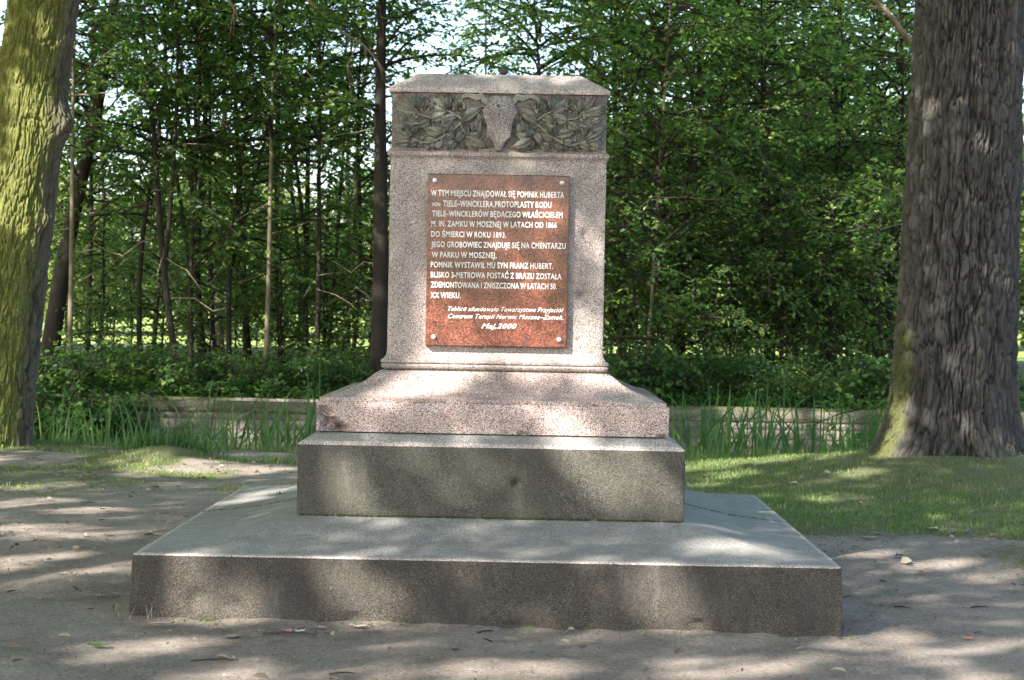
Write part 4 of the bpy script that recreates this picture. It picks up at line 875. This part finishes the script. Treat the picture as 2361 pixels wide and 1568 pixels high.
# leafy branches reaching into the top of the view
def leafy(px, py, Y, az, L, label, mat, seed, leafL=.10):
    p = at_y(px, py, Y); g = np.random.default_rng(seed); out = []; wood = []
    for i in range(5):
        spray(g, np.array([g.normal(0, .15), g.normal(0, .3), g.normal(0, .22)]), az+g.normal(0, .35), L*g.uniform(.6, 1.1), math.radians(g.uniform(-10, 20)), g.uniform(.2, .5), leafL, out, wood, .1, .45, .012)
    o = build_spray_mesh('leafy_branch', out, wood, [mat, m_darkbark]); o.location = p; tag(o, label, 'branch', 'leafy branches reaching into the top of the view')
leafy(1560, 20, 14, 0.1, 1.5, 'leafy bough at the top right of the shaft with bright leaves', m_leafb, 1)
leafy(1800, 60, 15, .2, 1.4, 'leafy bough at the top midway between shaft and right oak', m_leafb, 2)
leafy(2080, 470, 14, 3.0, 1.0, 'leafy bough half way up beside the right oak', m_leafb, 3)
leafy(2090, 200, 15, 3.2, 1.4, 'upper leafy bough beside the right oak', m_leafb, 4)
leafy(180, 330, 14, .1, .8, 'leafy bough beside the burl of the left oak', m_leafb, 5)
leafy(190, 20, 15, .2, 1.2, 'leafy bough at the top beside the left oak', m_leaf, 6)
leafy(820, 20, 15, 3.0, 1.6, 'leafy bough at the top left of the cap', m_leaf, 7)
leafy(2060, 880, 12.5, 3.1, .7, 'low bright bough beside the foot of the right oak', m_leafb, 8)
leafy(1280, 30, 17, .1, 1.4, 'leafy bough above the cap at the top of the view', m_leaf, 9)
leafy(1250, 90, 19, 3.2, 1.5, 'dark leafy bough right above the iron bolt', m_leafb, 10)

# ------------------------------------------------------------------ litter
def crumpled(L, W, seed, curl=.3):
    g = random.Random(seed); n = 6; V = []; F = []
    for i in range(n+1):
        t = i/n; w = W*.5*math.sin(PI*(.08+.9*t))**.7*g.uniform(.8, 1.15)
        for q in (-1, -.4, .4, 1): V.append((L*(t-.5), w*q+g.uniform(-.05, .05)*W, .004+curl*L*.35*(abs(q)**1.5)*g.uniform(.4, 1)+curl*L*.25*(t-.5)**2*4*g.uniform(.6, 1)))
    for i in range(n):
        for j in range(3): a = i*4+j; F.append((a, a+1, a+5, a+4))
    return V, F
def item(name, px, py, z, L, W, mat, label, cat, seed, rz=None, y=None, group=None):
    p = at_z(px, py, z); V, F = crumpled(L, W, seed); o = mesh(name, V, F, mat); g = random.Random(seed)
    zz = gzf(p.x, p.y)+.006 if y is None else z+.004
    o.location = (p.x, p.y, zz); o.rotation_euler = (0, 0, g.uniform(0, 6.28) if rz is None else rz); tag(o, label, cat, group)
D_, G_ = m_dryleaf, m_greenleaf
item('fallen_leaf', 636, 1210, .38, .075, .05, G_, 'green leaf lying on the slab near the left corner of the lower block', 'leaf', 1, .2, 1)
item('fallen_leaf', 1328, 1233, .375, .07, .045, G_, 'curled green leaf on the slab top right of the middle', 'leaf', 2, -.4, 1)
item('fallen_leaf', 1368, 1208, .42, .035, .03, G_, 'small green leaf at the foot of the lower block', 'leaf', 3, .3, 1)
item('fallen_leaf', 1492, 1247, .37, .03, .012, m_iron, 'small blackened leaf on the slab right of the curled green leaf', 'leaf', 4, .2, 1)
item('fallen_leaf', 524, 1192, .37, .05, .02, D_, 'narrow brown leaf on the left slope of the slab', 'leaf', 5, .5, 1)
item('fallen_leaf', 577, 1135, .35, .05, .03, G_, 'pale green leaf at the rear left corner of the slab', 'leaf', 26, .5, 1)
item('fallen_leaf', 227, 1503, 0, .09, .05, G_, 'large green leaf on the path at the lower left', 'leaf', 6, .1)
item('fallen_leaf', 535, 1479, 0, .075, .065, D_, 'pale round leaf lying before the left half of the slab', 'leaf', 7, .1)
item('bark_piece', 373, 1452, 0, .12, .035, D_, 'pale curled piece of bark by the left front corner of the slab', 'bark', 8, .2)
item('fallen_leaf', 738, 1456, 0, .06, .045, D_, 'tan crumpled leaf at the slab foot left of the middle', 'leaf', 9)
item('fallen_leaf', 828, 1453, 0, .09, .04, D_, 'broad dry leaf at the slab foot right of the tan crumpled one', 'leaf', 10, .1)
item('fallen_leaf', 685, 1464, 0, .035, .03, G_, 'little green leaf on the path near the pink wrapper', 'leaf', 11)
item('fallen_leaf', 250, 1245, 0, .06, .045, D_, 'yellow leaf on the path beside the left slope of the slab', 'leaf', 12)
item('fallen_leaf', 132, 1262, 0, .08, .045, D_, 'pale glossy leaf in the path left of the slab', 'leaf', 13, .2)
item('fallen_leaf', 143, 1335, 0, .055, .035, D_, 'yellowish leaf on the path left of the slab corner', 'leaf', 14)
item('fallen_leaf', 228, 1386, 0, .06, .045, D_, 'dry yellow leaf by the left side of the slab', 'leaf', 15)
item('fallen_leaf', 262, 1383, 0, .07, .05, D_, 'larger dry leaf close to the left side of the slab', 'leaf', 16)
item('fallen_leaf', 2003, 1243, 0, .13, .08, D_, 'large pale dry leaf on the earth right of the slab', 'leaf', 17, .1)
item('fallen_leaf', 2150, 1222, 0, .1, .09, D_, 'whitish dry leaf heap at the lawn edge before the right oak', 'leaf', 18)
item('fallen_leaf', 1975, 1258, 0, .08, .05, D_, 'dry leaf beneath the large pale one right of the slab', 'leaf', 19)
item('fallen_leaf', 1862, 1236, 0, .04, .04, G_, 'bright green leaf on the earth against the right side of the slab', 'leaf', 20)
item('fallen_leaf', 1918, 1452, 0, .06, .04, D_, 'tan leaf by the right front corner of the slab', 'leaf', 21)
item('fallen_leaf', 1750, 1459, 0, .07, .035, D_, 'whitish leaf at the foot of the slab right of the middle', 'leaf', 22)
item('fallen_leaf', 2250, 1418, 0, .04, .03, D_, 'small brown leaf far right on the path', 'leaf', 23)
item('brick_chip', 2233, 1468, 0, .05, .04, m_brickbit, 'orange-red brick chip on the path at the right', 'brick chip', 24, .1)
item('brick_chip', 1845, 1564, 0, .03, .025, m_brickbit, 'tiny orange brick chip at the bottom edge right of the middle', 'brick chip', 25, .1)
p = at_z(640, 1471, 0); tw = empty('wrapped_twig', (p.x+.05, p.y, gzf(p.x, p.y)+.012), 'dark twig with a pink and pale wrapper lying before the slab', 'twig')
V, F = tube([(-.12, 0, 0), (-.04, .005, .004), (.05, 0, .006), (.13, -.01, 0)], [.004, .005, .004, .002], 6); mesh('stick', V, F, m_iron, tw)
V, F = crumpled(.06, .035, 31, .4); o = mesh('pink_wrapper', V, F, m_paper, tw); o.location = (.0, 0, .006)
V, F = crumpled(.05, .03, 32, .4); o = mesh('pale_wrapper', V, F, m_paleblue, tw); o.location = (.05, 0, .006)
item('glass_shard', 2127, 1037, .19, .08, .05, m_cloth, 'bright green scrap at the foot of the right oak', 'scrap', 33, .1)
for i, (px, py, L, a, lb) in enumerate([(495, 1535, .2, .15, 'long thin twig on the path at the bottom left of the middle'), (1120, 1462, .09, .5, 'thick dark stick leaning at the slab foot in the middle'), (2080, 1397, .09, -.5, 'short dark stick on the path right of the slab'), (790, 1562, .11, .1, 'dark twig at the bottom edge left of the middle'), (205, 1165, .1, .3, 'thin dark twig on the earth at the far left'), (2260, 1395, .1, 0.05, 'twig on the path near the right edge')]):
    p = at_z(px, py, 0); V, F = tube([(-L/2, 0, 0), (-L*.1, .008, .004), (L*.2, -.004, .006), (L/2, .01, 0)], [.004, .0045, .0035, .0015], 6)
    o = mesh('twig', V, F, m_darkbark); o.location = (p.x, p.y, gzf(p.x, p.y)+.010); o.rotation_euler = (0, 0, a); tag(o, lb, 'twig', 'twigs on the path')
# fine litter nobody could count
def litter(n, f, x0, x1, y0, y1, Lr, mat, name, label, flat=.25, aspect=.5):
    X = rg.uniform(x0, x1, n); Y = rg.uniform(y0, y1, n); k_ = (rg.random(n) < f(X, Y)) & inslab(X, Y); X, Y = X[k_], Y[k_]; n = len(X)
    P = np.stack([X, Y, gz(X, Y)+.014], -1); a = rg.uniform(0, 6.28, n); D = unit(np.stack([np.cos(a), np.sin(a), rg.normal(0, flat, n)], -1)); N = unit(np.cross(np.cross(D, unit(np.array([0, 0, 1.])+rg.normal(0, flat*1.3, (n, 3)))), D))
    L = Lr[0]+(Lr[1]-Lr[0])*rg.random(n)**2.2; V, F = leafV(P, D, N, L, L*rg.uniform(aspect*.6, aspect*1.5, n), .3); tag(mesh(name, V, F, mat, smooth=False), label, kind='stuff')
litter(4200, lambda x, y: .12+.8*np.exp(-((y-3.9)/.55)**2)*sm(x, 1.5, 2)*(x < 4.6), -4, 6, -1.5, 10, (.015, .085), m_dryleaf, 'leaf_litter', 'small dry leaves scattered over the bare earth and lawn edge')
litter(5000, lambda x, y: .6*sm(vnoise(x, y, 6, 3), .4, .6), -7, 2, 1, 10.3, (.012, .06), m_dryleaf, 'leaf_litter', 'small dry leaves scattered on the ground left of the monument')
litter(16000, lambda x, y: .3+.7*np.exp(-np.clip(np.maximum(np.abs(x)-1.72, -y), 0, 9)/.15), -4, 5, -1.8, 5, (.004, .02), m_soil, 'bark_crumbs', 'dark crumbs of bark and soil on the trodden earth', .4, .5)
litter(1500, lambda x, y: .9*np.exp(-np.clip(np.maximum(np.abs(x)-1.72, -y), 0, 9)/.06), -2, 2.1, -.4, 3.5, (.012, .05), m_dryleaf, 'leaf_litter', 'dry leaf bits drifted against the foot of the slab')
litter(4500, lambda x, y: .3+.6*vnoise(x*2, y*2, 3, 3), -4, 5, -1.8, 5, (.004, .018), m_stone, 'grit', 'pale grit on the trodden earth', .5, .8)
litter(260, lambda x, y: .8+0*x, -4, 5, -1.8, 6, (.02, .09), m_darkbark, 'twig_litter', 'thin twig bits scattered on the path', .05, .1)
g_ = np.random.default_rng(77); cx_ = g_.uniform(-1.75, 1.8, 26); X = np.repeat(cx_, 14)+g_.normal(0, .018, 26*14); Y = np.repeat(-.03+0*cx_, 14)-np.abs(g_.normal(0, .018, 26*14))
blades('foot_weeds', X, Y, g_.uniform(.012, .055, len(X)), np.full(len(X), .0045), m_grass, 3, .9, 'tiny weeds rooted along the foot of the base slab')
# dry grass at the slab corner
X = rg.normal(-1.62, .1, 60); Y = rg.normal(-.05, .025, 60); blades('dry_grass', X, Y, rg.uniform(.04, .11, 60), np.full(60, .004), m_dryleaf, 3, 1.4, 'wisp of dry straw at the left front corner of the slab', 'grass', kind=None)
